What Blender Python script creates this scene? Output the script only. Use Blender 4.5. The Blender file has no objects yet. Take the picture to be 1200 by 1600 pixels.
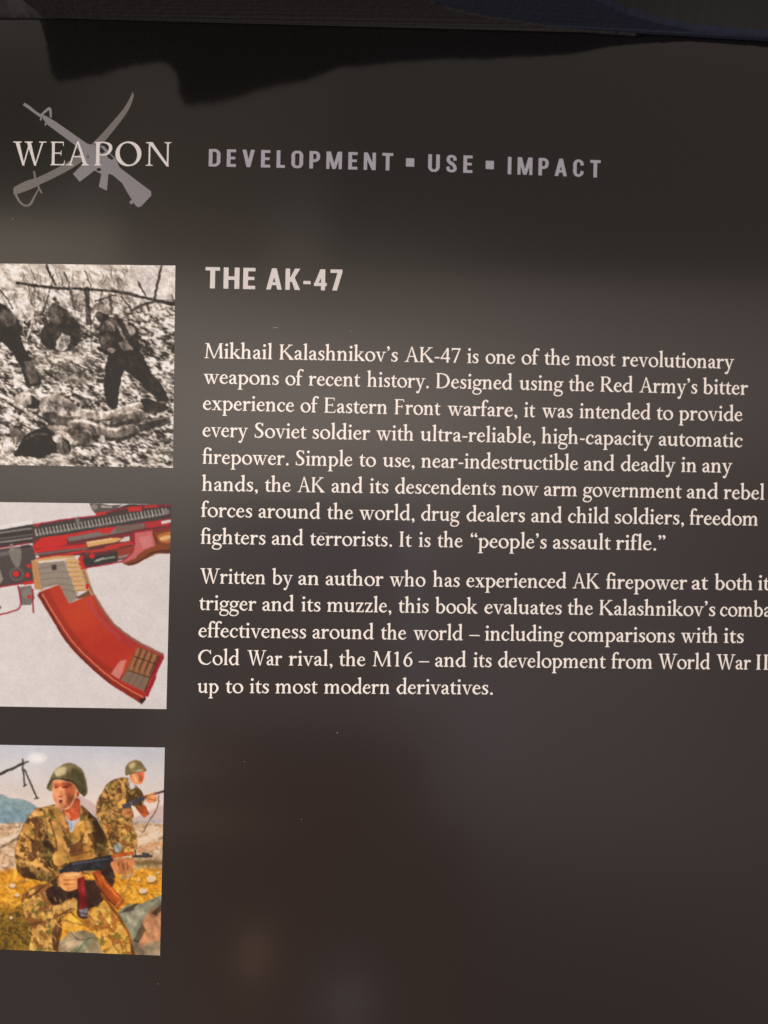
import bpy, math, random
import numpy as np
from mathutils import Matrix, Vector
from mathutils.geometry import tessellate_polygon

random.seed(4); RNG = np.random.default_rng(4)
S = bpy.context.scene; C = S.collection
MM = 0.001
CAM_H = 138.0                                   # mm from the lens to the cover
TX, TY, ROLL, FPX = -0.0341, 0.02497, 0.01465, 1202.0   # tilt of the cover seen from the camera, focal length in photo pixels

# ------------------------------------------------------------------ camera
_n = np.array([TX, TY, 1.0]); _n /= np.linalg.norm(_n)
_ex = np.array([math.cos(ROLL), math.sin(ROLL), 0]); _ex -= _n*(_ex@_n); _ex /= np.linalg.norm(_ex)
_ey = np.cross(_n, _ex)
def page(p):
    """where a point seen at photo pixel (x, y) lies on the flat cover, in mm (x right, y towards the reader)"""
    p = np.atleast_2d(np.array(p, float))
    d = np.stack([(p[:, 0]-600)/FPX, (p[:, 1]-800)/FPX, np.ones(len(p))], 1)
    X = d*(1/(d@_n))[:, None]-_n
    return np.stack([X@_ex, X@_ey], 1)*CAM_H
def seen(q):
    q = np.atleast_2d(np.array(q, float))/CAM_H
    X = _n+q[:, :1]*_ex+q[:, 1:2]*_ey
    return np.stack([600+FPX*X[:, 0]/X[:, 2], 800+FPX*X[:, 1]/X[:, 2]], 1)
def w_axis(v): return (float(v@_ex), -float(v@_ey), -float(v@_n))
THICK = 9.0                                      # book thickness, mm; the table top is z = 0
cam = bpy.data.objects.new('camera', bpy.data.cameras.new('camera')); C.objects.link(cam)
r, u, b = w_axis(np.array([1., 0, 0])), w_axis(np.array([0, -1., 0])), w_axis(np.array([0, 0, -1.]))
M = Matrix((r, u, b)).transposed().to_4x4(); M.translation = Vector((0, 0, (THICK+CAM_H)*MM))
cam.matrix_world = M
cd = cam.data; cd.sensor_fit = 'VERTICAL'; cd.sensor_height = 24.0; cd.lens = 24.0*FPX/1600
cd.clip_start = 0.005; cd.clip_end = 50
cd.dof.use_dof = True; cd.dof.focus_distance = 0.1352; cd.dof.aperture_fstop = 1.0
DOF_MM = 3.8                                    # lens opening, mm
cd.dof.aperture_fstop = cd.lens/DOF_MM
S.camera = cam

# ------------------------------------------------------------------ world light with the cover's reflections painted in + one added lamp
world = bpy.data.worlds.new('World'); S.world = world; world.use_nodes = True
nt = world.node_tree; nt.nodes.clear(); NL = nt.links.new
def nd(t, **k):
    n = nt.nodes.new(t)
    for a, v in k.items(): setattr(n, a, v)
    return n
def mth(op, a, b=None, c=None, clamp=False):
    n = nd('ShaderNodeMath', operation=op, use_clamp=clamp)
    for i, v in enumerate((a, b, c)):
        if v is None: continue
        if isinstance(v, (int, float)): n.inputs[i].default_value = v
        else: NL(v, n.inputs[i])
    return n.outputs[0]
tc = nd('ShaderNodeTexCoord'); sp = nd('ShaderNodeSeparateXYZ'); NL(tc.outputs['Generated'], sp.inputs[0])
zz = mth('MAXIMUM', sp.outputs[2], 0.05)
U = mth('DIVIDE', sp.outputs[0], zz); V = mth('DIVIDE', mth('MULTIPLY', sp.outputs[1], -1.0), zz)   # slope of the direction from straight up
def slope(px, py): return page((px, py))[0]/CAM_H
def sr(c): return tuple(((v/255)/12.92 if v/255 <= .04045 else ((v/255+.055)/1.055)**2.4) for v in c)
colour = None
def base(c):
    global colour
    n = nd('ShaderNodeRGB'); n.outputs[0].default_value = (*c, 1); colour = n.outputs[0]
def mixin(fac, c):
    global colour
    n = nd('ShaderNodeMix', data_type='RGBA'); NL(fac, n.inputs[0]); NL(colour, n.inputs[6]); n.inputs[7].default_value = (*c, 1); colour = n.outputs[2]
REFL = 0.078
def room(c, k=1.0):                               # world light painted so that the gloss shows tone c
    return tuple(max(.02, (v-0.005)/REFL)*k for v in sr(c))
def painted_spot(px, py, sx, sy, c, a=1.0, rot=0.0):
    """soft round patch of light or dark painted into the world as a reflection"""
    s = slope(px, py); k = 1/(8.71*CAM_H)
    du, dv = mth('SUBTRACT', U, s[0]), mth('SUBTRACT', V, s[1])
    cr, sn = math.cos(rot), math.sin(rot)
    a1 = mth('ADD', mth('MULTIPLY', du, cr/(sx*k)), mth('MULTIPLY', dv, sn/(sx*k)))
    b1 = mth('ADD', mth('MULTIPLY', du, -sn/(sy*k)), mth('MULTIPLY', dv, cr/(sy*k)))
    e = mth('EXPONENT', mth('MULTIPLY', mth('ADD', mth('MULTIPLY', a1, a1), mth('MULTIPLY', b1, b1)), -1.0))
    mixin(mth('MULTIPLY', e, a), room(c))
def painted_rect(x0, y0, x1, y1, soft, c, a=1.0, tilt=0.0):
    """soft-edged rectangle painted into the world as a reflection"""
    p, q = slope(x0, y0), slope(x1, y1); k = soft/(8.71*CAM_H)
    Vt = mth('ADD', V, mth('MULTIPLY', U, -tilt))
    def edge(v, at, sign):
        n = nd('ShaderNodeMapRange', interpolation_type='SMOOTHSTEP'); NL(v, n.inputs[0])
        n.inputs[1].default_value = at-k*sign; n.inputs[2].default_value = at+k*sign; return n.outputs[0]
    f = mth('MULTIPLY', mth('MULTIPLY', edge(U, p[0], 1), edge(U, q[0], -1)), mth('MULTIPLY', edge(Vt, p[1], 1), edge(Vt, q[1], -1)))
    mixin(mth('MULTIPLY', f, a), room(c))
#ENV
base(room((58, 52, 50)))
painted_spot(300, 200, 800, 240, (44, 41, 38), .95)
painted_spot(430, 640, 560, 185, (110, 101, 95), 1.0)
painted_spot(60, 600, 260, 230, (102, 95, 88), .9)
painted_spot(1130, 620, 330, 130, (82, 74, 71), .8)
painted_rect(520, 10, 2600, 476, 15, (42, 39, 37), .88)
painted_spot(560, 430, 200, 70, (72, 66, 60), .55)
painted_spot(20, 170, 120, 130, (33, 33, 29), .9)
painted_spot(300, 130, 260, 150, (44, 41, 38), .6)
painted_spot(1000, 1000, 500, 200, (72, 65, 64), .8)
painted_spot(1000, 1220, 500, 170, (68, 61, 60), .85)
painted_spot(735, 1175, 110, 170, (78, 71, 72), .5)
painted_spot(275, 1130, 40, 120, (80, 74, 72), .5)
painted_spot(1000, 1660, 900, 330, (46, 40, 38), 1.0)
painted_spot(1230, 1100, 200, 500, (54, 48, 46), .6)
painted_spot(60, 1560, 300, 190, (56, 49, 46), .9)
painted_rect(185, 120, 420, 430, 14, (52, 46, 41), .5)
painted_rect(-900, 322, 92, 470, 8, (92, 85, 76), .85)
painted_rect(92, 352, 186, 470, 8, (89, 82, 73), .8)
painted_rect(-900, 100, 92, 322, 12, (40, 38, 33), .5)
painted_rect(345, 778, 635, 1150, 7, (70, 62, 60), .75)
painted_spot(520, 860, 120, 60, (64, 60, 63), .5)
painted_rect(628, 790, 670, 1100, 8, (84, 80, 84), .35)
painted_rect(285, 1140, 560, 2400, 14, (58, 46, 41), .8)
painted_rect(540, 1180, 640, 2400, 14, (56, 46, 42), .75)
painted_rect(625, 1310, 712, 2400, 14, (52, 44, 41), .7)
painted_spot(450, 1340, 230, 240, (50, 40, 36), .85)
painted_spot(610, 1520, 190, 260, (49, 40, 37), .85)
painted_spot(280, 1190, 90, 26, (82, 69, 62), .5)
painted_spot(300, 1285, 110, 22, (78, 64, 57), .5)
painted_spot(470, 1170, 160, 30, (53, 44, 43), .6)
painted_spot(398, 1490, 22, 36, (104, 82, 68), .5)
painted_spot(545, 1565, 44, 50, (72, 66, 69), .6)
#ENDENV
bg = nd('ShaderNodeBackground'); bg.inputs[1].default_value = 1.0; NL(colour, bg.inputs[0])
wo = nd('ShaderNodeOutputWorld'); NL(bg.outputs[0], wo.inputs[0])

ld = bpy.data.lights.new('fill_lamp', 'AREA'); ld.shape = 'DISK'; ld.size = 0.35; ld.energy = 6.2; ld.color = (1.0, 0.90, 0.79)  # added lamp, out of view, brightens the left side
lamp = bpy.data.objects.new('fill_lamp', ld); C.objects.link(lamp)
lamp.location = (-0.58, -0.08, 0.47)
lamp.rotation_euler = (Vector((0.02, 0.0, 0.0))-lamp.location).to_track_quat('-Z', 'Y').to_euler()
vs = S.view_settings; vs.view_transform = 'Standard'; vs.look = 'None'; vs.exposure = 0; vs.gamma = 1; vs.use_curve_mapping = False
S.cycles.use_denoising = False

# ------------------------------------------------------------------ materials
def mat(name, rough=.3, col=(.5, .5, .5), spec=.5, ior=1.5, bump=0, bscale=2000, attr=None, grain=0, sheen=0):
    m = bpy.data.materials.new(name); m.use_nodes = True; t = m.node_tree; p = t.nodes['Principled BSDF']; L = t.links.new
    p.inputs['Base Color'].default_value = (*col, 1); p.inputs['Roughness'].default_value = rough
    p.inputs['Specular IOR Level'].default_value = spec; p.inputs['IOR'].default_value = ior
    if sheen: p.inputs['Sheen Weight'].default_value = sheen; p.inputs['Sheen Roughness'].default_value = .5
    geo = t.nodes.new('ShaderNodeTexCoord')
    src = None
    if attr:
        a = t.nodes.new('ShaderNodeAttribute'); a.attribute_name = attr; src = a.outputs['Color']
    if grain:
        nz = t.nodes.new('ShaderNodeTexNoise'); nz.inputs['Scale'].default_value = 5200; nz.inputs['Detail'].default_value = 3; L(geo.outputs['Object'], nz.inputs['Vector'])
        mr = t.nodes.new('ShaderNodeMapRange'); mr.inputs[1].default_value = .3; mr.inputs[2].default_value = .7; mr.inputs[3].default_value = 1-grain; mr.inputs[4].default_value = 1+grain
        L(nz.outputs['Fac'], mr.inputs[0]); mx = t.nodes.new('ShaderNodeMix'); mx.data_type = 'RGBA'; mx.blend_type = 'MULTIPLY'; mx.inputs[0].default_value = 1
        if src is not None: L(src, mx.inputs[6])
        else: mx.inputs[6].default_value = (*col, 1)
        L(mr.outputs[0], mx.inputs[7]); src = mx.outputs[2]
    if src is not None: L(src, p.inputs['Base Color'])
    if bump:
        nz = t.nodes.new('ShaderNodeTexNoise'); nz.inputs['Scale'].default_value = bscale; nz.inputs['Detail'].default_value = 4; L(geo.outputs['Object'], nz.inputs['Vector'])
        bp = t.nodes.new('ShaderNodeBump'); bp.inputs['Strength'].default_value = bump; bp.inputs['Distance'].default_value = .0002; L(nz.outputs['Fac'], bp.inputs['Height']); L(bp.outputs[0], p.inputs['Normal'])
    return m
GLOSS = dict(rough=.10, spec=.5, ior=1.78)
m_cover = mat('black_laminated_card', col=(.0042, .0040, .0042), grain=.25, **GLOSS)
m_white = mat('cream_white_print', col=(.80, .795, .78), grain=.10, **GLOSS)
m_pale = mat('pale_grey_print', col=(.55, .555, .575), grain=.10, **GLOSS)
m_grey = mat('mid_grey_print', col=(.285, .297, .36), grain=.10, **GLOSS)
m_dim = mat('dim_grey_print', col=(.172, .174, .200), grain=.10, **GLOSS)
m_dim2 = mat('dull_grey_print', col=(.125, .122, .125), grain=.10, **GLOSS)
m_pic = mat('printed_picture', attr='ink', grain=.06, rough=.16, spec=.5, ior=1.42)
m_paper = mat('page_paper', rough=.8, col=(.72, .68, .60), bump=.4, bscale=900)
m_table = mat('dark_table_top', rough=.75, col=(.0095, .0095, .0105), spec=.12, bump=.3, bscale=600, grain=.15)
m_black = mat('black_fabric', rough=.95, col=(.017, .017, .018), spec=.1, bump=.8, bscale=900)
m_navy = mat('navy_fabric', rough=.95, col=(.015, .018, .032), spec=.08, bump=.8, bscale=900)
m_slate = mat('slate_fabric', rough=.95, col=(.016, .0165, .019), spec=.1, bump=.8, bscale=900)
m_dust = mat('pale_dust', rough=.9, col=(.5, .48, .45))

# ------------------------------------------------------------------ object helpers
def link(name, me, m, parent=None):
    o = bpy.data.objects.new(name, me); C.objects.link(o)
    if m: me.materials.append(m)
    if parent: o.parent = parent
    return o
def tag(o, label=None, cat=None, kind=None, group=None):
    for k, v in (('label', label), ('category', cat), ('kind', kind), ('group', group)):
        if v: o[k] = v
    return o
def mesh(name, verts, faces):
    me = bpy.data.meshes.new(name); me.from_pydata([tuple(v) for v in verts], [], faces); me.update(); return me
TOPZ = THICK
def on_cover(q, lift):                            # page mm -> metres on the cover, lift in mm
    q = np.atleast_2d(q); return np.stack([q[:, 0]*MM, -q[:, 1]*MM, np.full(len(q), (TOPZ+lift)*MM)], 1)
def box(x0, y0, z0, x1, y1, z1):
    v = [(x, y, z) for z in (z0, z1) for x, y in ((x0, y0), (x1, y0), (x1, y1), (x0, y1))]
    return [tuple(c*MM for c in p) for p in v], [(3, 2, 1, 0), (4, 5, 6, 7), (0, 1, 5, 4), (1, 2, 6, 5), (2, 3, 7, 6), (3, 0, 4, 7)]

# ------------------------------------------------------------------ table and book
tb = link('table_top', mesh('table_top', [(-.6, -.6, 0), (.6, -.6, 0), (.6, .6, 0), (-.6, .6, 0)], [(0, 1, 2, 3)]), m_table); tag(tb, kind='structure')
pe0, pe1 = page((0, 29))[0], page((1200, 47))[0]  # top edge of the book
book = bpy.data.objects.new('book', None); C.objects.link(book); book.location = (0, 0, 0)
tag(book, 'black glossy softback book lying face down, back cover with pictures and white text', 'book')
BX0, BX1 = -80.0, 104.0
ytop = lambda x: pe0[1]+(pe1[1]-pe0[1])*(x-pe0[0])/(pe1[0]-pe0[0])
YB = 157.0
def sheet(z0, z1, inset):
    nx = 40; vt = []
    xs = np.linspace(BX0+inset, BX1-inset, nx)
    top = [(x, -(ytop(x)+inset)) for x in xs]; bot = [(x, -YB+inset) for x in xs[::-1]]
    ring = top+bot; n = len(ring)
    v = [(x*MM, y*MM, z0*MM) for x, y in ring]+[(x*MM, y*MM, z1*MM) for x, y in ring]
    f = [tuple(range(n, 2*n))[::-1], tuple(range(n))]+[(i, i+n, (i+1) % n+n, (i+1) % n)[::-1] for i in range(n)]
    return v, f
link('back_cover', mesh('back_cover', *sheet(THICK-.3, THICK, 0)), m_cover, book)
link('page_block', mesh('page_block', *sheet(.302, THICK-.302, .6)), m_paper, book)
link('front_cover', mesh('front_cover', *sheet(0.01, .3, 0)), m_cover, book)
link('spine', mesh('spine', *box(BX1+.003, -YB, .01, BX1+.3, -ytop(BX1), THICK-.02)), m_cover, book)

# ---------------------------------------------------------------- letter drawing
def curve(pts, n=10):
    """Catmull-Rom through (x, y, w) control points."""
    P = np.array(pts, float); out = []
    Q = np.vstack([2*P[0]-P[1], P, 2*P[-1]-P[-2]])
    for i in range(1, len(Q)-2):
        a, b, c, d = Q[i-1], Q[i], Q[i+1], Q[i+2]
        for k in range(n):
            t = k/n
            out.append(0.5*((2*b)+(c-a)*t+(2*a-5*b+4*c-d)*t*t+(3*b-a-3*c+d)*t**3))
    out.append(P[-1]); return np.array(out)

class Glyph:
    def __init__(s, adv): s.adv = adv; s.ops = []
    def poly(s, pts, sign=1): s.ops.append((np.array(pts, float), sign)); return s
    def stroke(s, pts, n=10):
        c = curve(pts, n); d = np.gradient(c[:, :2], axis=0)
        d /= np.maximum(np.hypot(d[:, 0], d[:, 1]), 1e-9)[:, None]
        nn = np.stack([-d[:, 1], d[:, 0]], 1)*c[:, 2:3]/2
        L, R = c[:, :2]+nn, c[:, :2]-nn
        for i in range(len(c)-1): s.poly([L[i], L[i+1], R[i+1], R[i]])
        return s
    def ring(s, cx, cy, rx, ry, w, t, tilt=-12, a0=0, a1=360):
        A = np.linspace(0, 2*math.pi, 72, endpoint=False)
        s.poly(np.stack([cx+rx*np.cos(A), cy+ry*np.sin(A)], 1))
        ex, ey = (rx-w)*np.cos(A), (ry-t)*np.sin(A); th = math.radians(-tilt)
        s.poly(np.stack([cx+ex*math.cos(th)-ey*math.sin(th), cy+ex*math.sin(th)+ey*math.cos(th)], 1), -1)
        return s
    def dot(s, x, y, r, ry=None):
        A = np.linspace(0, 2*math.pi, 24, endpoint=False)
        return s.poly(np.stack([x+r*np.cos(A), y+(ry or r)*np.sin(A)], 1))
    def serif(s, xc, y, hl, hr, up=1, stem=20, t=6, br=9):
        h = stem/2
        return s.poly([(xc-hl, y), (xc+hr, y), (xc+hr, y+t*up*.7), (xc+h+3, y+t*up*1.2), (xc+h-1, y+(t+br)*up),
                       (xc-h+1, y+(t+br)*up), (xc-h-3, y+t*up*1.2), (xc-hl, y+t*up*.7)])
    def stem(s, x, y0, y1, w=20, foot=True, head=None, hl=21, hr=21):
        xc = x+w/2
        s.poly([(x, y0), (x+w, y0), (x+w-.5, (y0+y1)/2), (x+w, y1), (x, y1), (x+.5, (y0+y1)/2)])
        if foot: s.serif(xc, y0, hl, hr, 1, w)
        if head == 'flag':      # slanted head of a lower-case stem
            s.poly([(x, y1-20), (x-3, y1-14), (x-13, y1-11), (x-13, y1-6), (x+w-1, y1+4), (x+w, y1-20)])
        if head == 'cap': s.serif(xc, y1, hl, hr, -1, w)
        return s
    def diag(s, x0, y0, x1, y1, w, w1=None):
        w1 = w1 or w
        return s.poly([(x0-w/2, y0), (x0+w/2, y0), (x1+w1/2, y1), (x1-w1/2, y1)])

def serif_font():
    F = {}; X, CAP, ASC, DSC = 97, 152, 164, -55
    def new(c, adv): F[c] = Glyph(adv); return F[c]
    def arch(g, x):              # shoulder that springs from the stem ending at x
        g.stroke([(x-4, 66, 7), (x+8, 84, 9), (x+26, 93, 13), (x+43, 83, 18), (x+47, 60, 20), (x+47, 40, 20)])
        g.stem(x+37, 0, 50)
    g = new('n', 112); g.stem(15, 0, X, head='flag'); arch(g, 35)
    g = new('m', 170); g.stem(15, 0, X, head='flag'); arch(g, 35); arch(g, 92)
    g = new('h', 112); g.stem(13, 0, ASC, head='flag'); arch(g, 33)
    g = new('i', 54); g.stem(17, 0, X, head='flag'); g.dot(27, 138, 13)
    g = new('l', 54); g.stem(17, 0, ASC, head='flag')
    g = new('r', 82); g.stem(15, 0, X, head='flag'); g.stroke([(31, 62, 7), (42, 80, 11), (56, 88, 17), (70, 86, 21)])
    g.dot(68, 85, 11)
    g = new('u', 112); g.stem(14, 32, X, foot=False, head='flag')
    g.stroke([(24, 40, 20), (26, 20, 19), (42, 7, 14), (60, 11, 10), (76, 26, 7)])
    g.stem(74, 4, X, foot=False, head='flag'); g.poly([(74, 16), (94, 16), (96, 9), (106, 6), (106, 2), (76, -3)])
    g = new('o', 106); g.ring(53, 48, 49, 51, 20, 9, -14)
    g = new('b', 108); g.stem(13, 6, ASC, foot=False, head='flag')
    g.stroke([(30, 72, 6), (44, 89, 9), (66, 90, 14), (88, 62, 20), (88, 36, 20), (68, 6, 13), (46, 3, 10), (22, 10, 14)])
    g = new('p', 110); g.stem(16, DSC, X, head='flag', hl=23, hr=24)
    g.stroke([(33, 72, 6), (47, 89, 9), (68, 90, 14), (91, 62, 20), (90, 34, 20), (70, 6, 13), (50, 3, 9), (34, 12, 7)])
    g = new('d', 110); g.stem(74, 4, ASC, foot=False, head='flag'); g.poly([(74, 16), (94, 16), (96, 9), (107, 6), (107, 2), (76, -3)])
    g.stroke([(76, 80, 7), (62, 91, 9), (42, 88, 13), (17, 58, 19), (17, 36, 20), (36, 6, 15), (56, 7, 11), (76, 24, 6)])
    g = new('e', 88)
    g.stroke([(71, 58, 17), (68, 78, 14), (50, 93, 9), (28, 82, 14), (14, 50, 19), (20, 22, 20), (46, 5, 14), (66, 10, 9), (83, 25, 5)])
    g.poly([(16, 51), (79, 56), (79, 63), (16, 58)])
    g = new('c', 86); g.stroke([(74, 74, 16), (66, 88, 11), (48, 93, 9), (28, 82, 14), (14, 50, 19), (20, 22, 20), (44, 5, 14), (64, 10, 9), (80, 24, 5)]); g.dot(72, 77, 10)
    g = new('a', 88)
    g.stroke([(16, 72, 17), (26, 87, 11), (42, 92, 10), (58, 82, 17), (61, 60, 20), (61, 24, 19)]); g.dot(17, 74, 9)
    g.stroke([(60, 22, 18), (65, 8, 14), (76, 5, 10), (86, 10, 5)])
    g.stroke([(60, 58, 8), (36, 48, 10), (17, 32, 17), (20, 13, 18), (36, 5, 12), (52, 14, 8), (60, 22, 7)])
    g = new('s', 76)
    g.stroke([(62, 76, 7), (50, 91, 9), (32, 90, 12), (19, 76, 17), (28, 59, 19), (47, 46, 19), (60, 28, 18), (50, 9, 14), (30, 4, 9), (11, 18, 6)])
    g.poly([(58, 95), (64, 95), (65, 68), (60, 68)]); g.poly([(8, 28), (13, 28), (15, 0), (9, 0)])
    g = new('t', 64); g.poly([(16, 88), (36, 88), (36, 124), (32, 124), (24, 106), (4, 94), (4, 88)])
    g.poly([(30, 86), (62, 86), (63, 95), (30, 95)])
    g.stroke([(26, 92, 20), (26, 50, 20), (27, 22, 20), (36, 6, 15), (50, 5, 10), (63, 13, 5)])
    g = new('f', 62); g.stem(15, 0, 118, hl=20, hr=24); g.poly([(2, 86), (60, 86), (61, 95), (2, 95)])
    g.stroke([(25, 112, 20), (27, 136, 18), (38, 155, 13), (54, 159, 12), (68, 152, 16)]); g.dot(66, 150, 10)
    g = new('ﬁ', 110); g.stem(15, 0, 118, hl=20, hr=20); g.poly([(2, 86), (72, 86), (72, 95), (2, 95)])
    g.stroke([(25, 112, 20), (27, 136, 18), (38, 155, 13), (56, 160, 11), (74, 152, 14)]); g.stem(72, 0, X, head='flag'); g.dot(79, 144, 13)
    g = new('g', 98); g.ring(46, 64, 39, 34, 18, 9, -8)
    g.stroke([(74, 84, 8), (86, 90, 12), (98, 88, 15)])
    g.stroke([(24, 36, 8), (13, 22, 11), (22, 8, 17), (52, 2, 19), (80, -7, 17), (88, -26, 12), (72, -48, 9), (42, -54, 9), (12, -44, 12), (9, -24, 12), (22, -8, 9), (36, 2, 8)])
    g = new('k', 108); g.stem(13, 0, ASC, head='flag'); g.stroke([(34, 44, 9), (56, 64, 10), (76, 86, 11)]); g.poly([(56, 90), (96, 90), (96, 96), (56, 96)])
    g.stroke([(44, 58, 10), (70, 27, 20), (96, 4, 21)]); g.poly([(72, 0), (111, 0), (111, 6), (72, 7)])
    g = new('v', 100); g.diag(53, -3, 18, X, 12, 22); g.diag(51, -3, 83, X, 6, 9); g.poly([(0, 90), (41, 90), (41, 97), (0, 97)]); g.poly([(64, 90), (101, 90), (101, 97), (64, 97)])
    g = new('w', 150); g.diag(50, -3, 18, X, 12, 22); g.diag(49, -3, 78, X, 6, 9); g.diag(102, -3, 68, X, 12, 22); g.diag(101, -3, 132, X, 6, 9)
    g.poly([(0, 90), (94, 90), (94, 97), (0, 97)]); g.poly([(113, 90), (150, 90), (150, 97), (113, 97)])
    g = new('y', 100); g.diag(55, -3, 18, X, 14, 22); g.poly([(0, 90), (41, 90), (41, 97), (0, 97)]); g.poly([(64, 90), (101, 90), (101, 97), (64, 97)])
    g.stroke([(84, 94, 9), (56, 12, 9), (44, -20, 11), (32, -46, 15), (18, -48, 18)]); g.dot(19, -45, 10)
    g = new('x', 102); g.diag(82, 0, 20, X, 24); g.diag(20, 0, 78, X, 9); g.poly([(3, 90), (45, 90), (45, 97), (3, 97)]); g.poly([(60, 90), (95, 90), (95, 97), (60, 97)])
    g.poly([(2, 0), (40, 0), (40, 7), (2, 7)]); g.poly([(58, 0), (102, 0), (102, 7), (58, 7)])
    g = new('z', 88); g.diag(20, 3, 68, 92, 20); g.poly([(8, 86), (78, 86), (80, 96), (8, 96)]); g.poly([(8, 70), (13, 70), (17, 88), (8, 96)])
    g.poly([(9, 0), (82, 0), (82, 9), (10, 9)]); g.poly([(76, 27), (82, 27), (82, 2), (68, 8)])
    # capitals
    g = new('M', 188); g.poly([(10, 145), (45, 145), (40, 152), (10, 152)]); g.diag(24, 0, 34, CAP, 10); g.serif(24, 0, 21, 20, 1, 10)
    g.diag(96, -3, 34, CAP, 10, 24); g.diag(96, -3, 156, CAP, 8, 10); g.diag(163, 0, 155, CAP, 21); g.serif(163, 0, 21, 21, 1, 21); g.poly([(146, 145), (178, 145), (178, 152), (146, 152)])
    g = new('K', 148); g.stem(18, 0, CAP, 21, head='cap'); g.stroke([(38, 70, 9), (76, 110, 10), (112, 148, 10)]); g.poly([(88, 145), (134, 145), (134, 152), (88, 152)])
    g.stroke([(54, 90, 10), (96, 40, 21), (130, 2, 23)]); g.poly([(100, 0), (150, 0), (150, 6), (100, 8)])
    g = new('A', 142); g.diag(24, 0, 70, CAP+3, 10, 8); g.diag(118, 0, 70, CAP+3, 23, 10); g.poly([(38, 52), (104, 52), (101, 60), (40, 60)]); g.serif(24, 0, 24, 20, 1, 10); g.serif(118, 0, 24, 24, 1, 22)
    g = new('D', 156); g.stem(18, 0, CAP, 21, head='cap'); g.stroke([(28, 4, 8), (70, 5, 9), (112, 26, 16), (133, 76, 23), (112, 127, 16), (66, 147, 9), (28, 148, 8)])
    g = new('R', 138); g.stem(18, 0, CAP, 21, head='cap'); g.stroke([(28, 148, 8), (64, 148, 9), (92, 134, 17), (96, 108, 20), (80, 82, 13), (54, 74, 8), (34, 74, 8)])
    g.stroke([(58, 78, 12), (88, 38, 21), (118, 4, 22)]); g.poly([(106, 0), (142, 0), (142, 6), (104, 10)])
    g = new('P', 122); g.stem(18, 0, CAP, 21, head='cap'); g.stroke([(28, 148, 8), (66, 148, 9), (96, 134, 17), (102, 106, 20), (84, 76, 13), (56, 68, 8), (40, 70, 7)])
    def efl(g, w, mid=True, low=True):
        g.stem(18, 0, CAP, 21, head='cap')
        g.poly([(30, 144), (w-8, 144), (w-6, 152), (30, 152)]); g.poly([(w-12, 146), (w-6, 152), (w-5, 124), (w-10, 124)])
        g.poly([(38, 74), (w-24, 74), (w-24, 82), (38, 82)]); g.poly([(w-27, 62), (w-22, 62), (w-22, 95), (w-27, 95)])
        if low: g.poly([(30, 0), (w, 0), (w, 8), (30, 8)]); g.poly([(w-6, 4), (w, 0), (w+7, 32), (w+2, 32)])
    g = new('E', 126); efl(g, 112)
    g = new('F', 116); efl(g, 108, low=False)
    g = new('I', 68); g.stem(24, 0, CAP, 21, head='cap')
    g = new('S', 106)
    g.stroke([(84, 122, 7), (72, 142, 9), (50, 148, 11), (27, 134, 18), (24, 112, 21), (42, 88, 23), (68, 70, 23), (84, 44, 22), (74, 16, 17), (46, 3, 10), (20, 12, 8), (12, 30, 7)])
    g.poly([(82, 152), (88, 152), (90, 116), (84, 116)]); g.poly([(9, 40), (14, 40), (17, 0), (11, 0)])
    g = new('C', 148); g.stroke([(128, 118, 9), (112, 140, 10), (84, 147, 11), (44, 130, 18), (20, 78, 23), (40, 26, 21), (84, 5, 12), (114, 12, 9), (136, 32, 6)]); g.poly([(126, 152), (132, 152), (134, 108), (128, 108)])
    g = new('W', 200); g.diag(68, -3, 28, CAP, 12, 24); g.diag(67, -3, 104, CAP, 7, 9); g.diag(138, -3, 96, CAP, 12, 24); g.diag(137, -3, 180, CAP, 7, 10)
    g.poly([(4, 145), (54, 145), (54, 152), (4, 152)]); g.poly([(72, 145), (120, 145), (120, 152), (72, 152)]); g.poly([(158, 145), (202, 145), (202, 152), (158, 152)])
    g = new('O', 166); g.ring(83, 76, 72, 80, 24, 10, -10)
    g = new('N', 166); g.diag(28, 0, 28, CAP, 10); g.serif(28, 0, 22, 22, 1, 10); g.diag(140, -4, 32, CAP, 16, 26); g.diag(138, 0, 138, CAP, 10); g.serif(138, CAP, 22, 22, -1, 10); g.poly([(6, 145), (44, 145), (34, 152), (6, 152)])
    # figures and points
    g = new('4', 104); g.diag(73, 0, 73, 148, 19); g.poly([(4, 36), (98, 36), (98, 49), (4, 49)]); g.diag(9, 44, 74, 148, 11, 12)
    g = new('7', 104); g.poly([(10, 134), (96, 134), (96, 148), (10, 148)]); g.poly([(84, 140), (96, 140), (96, 146), (46, 0), (27, 0)]); g.poly([(10, 120), (14, 120), (18, 140), (10, 140)])
    g = new('1', 104); g.stem(44, 0, 148, 19, foot=True); g.poly([(45, 146), (63, 150), (58, 126), (24, 126), (24, 132)])
    g = new('6', 104); g.ring(53, 46, 43, 49, 19, 9, -8); g.stroke([(21, 44, 18), (28, 88, 15), (54, 126, 12), (88, 146, 7)])
    g = new('.', 50); g.dot(25, 8, 12.5)
    def comma(g, x, y): g.dot(x, y, 12.5); g.stroke([(x+5, y, 15), (x+7, y-16, 11), (x-6, y-34, 4)], 5)
    g = new(',', 50); comma(g, 24, 8)
    g = new('’', 46); comma(g, 22, 142)
    g = new('”', 84); comma(g, 20, 142); comma(g, 58, 142)
    def turned(g, x, y): g.dot(x, y, 12.5); g.stroke([(x-5, y, 15), (x-7, y+16, 11), (x+6, y+34, 4)], 5)
    g = new('“', 84); turned(g, 26, 118); turned(g, 64, 118)
    g = new('-', 64); g.poly([(8, 42), (56, 42), (56, 55), (8, 55)])
    g = new('–', 100); g.poly([(0, 44), (100, 44), (100, 54), (0, 54)])
    F[' '] = Glyph(46)
    return F

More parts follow.
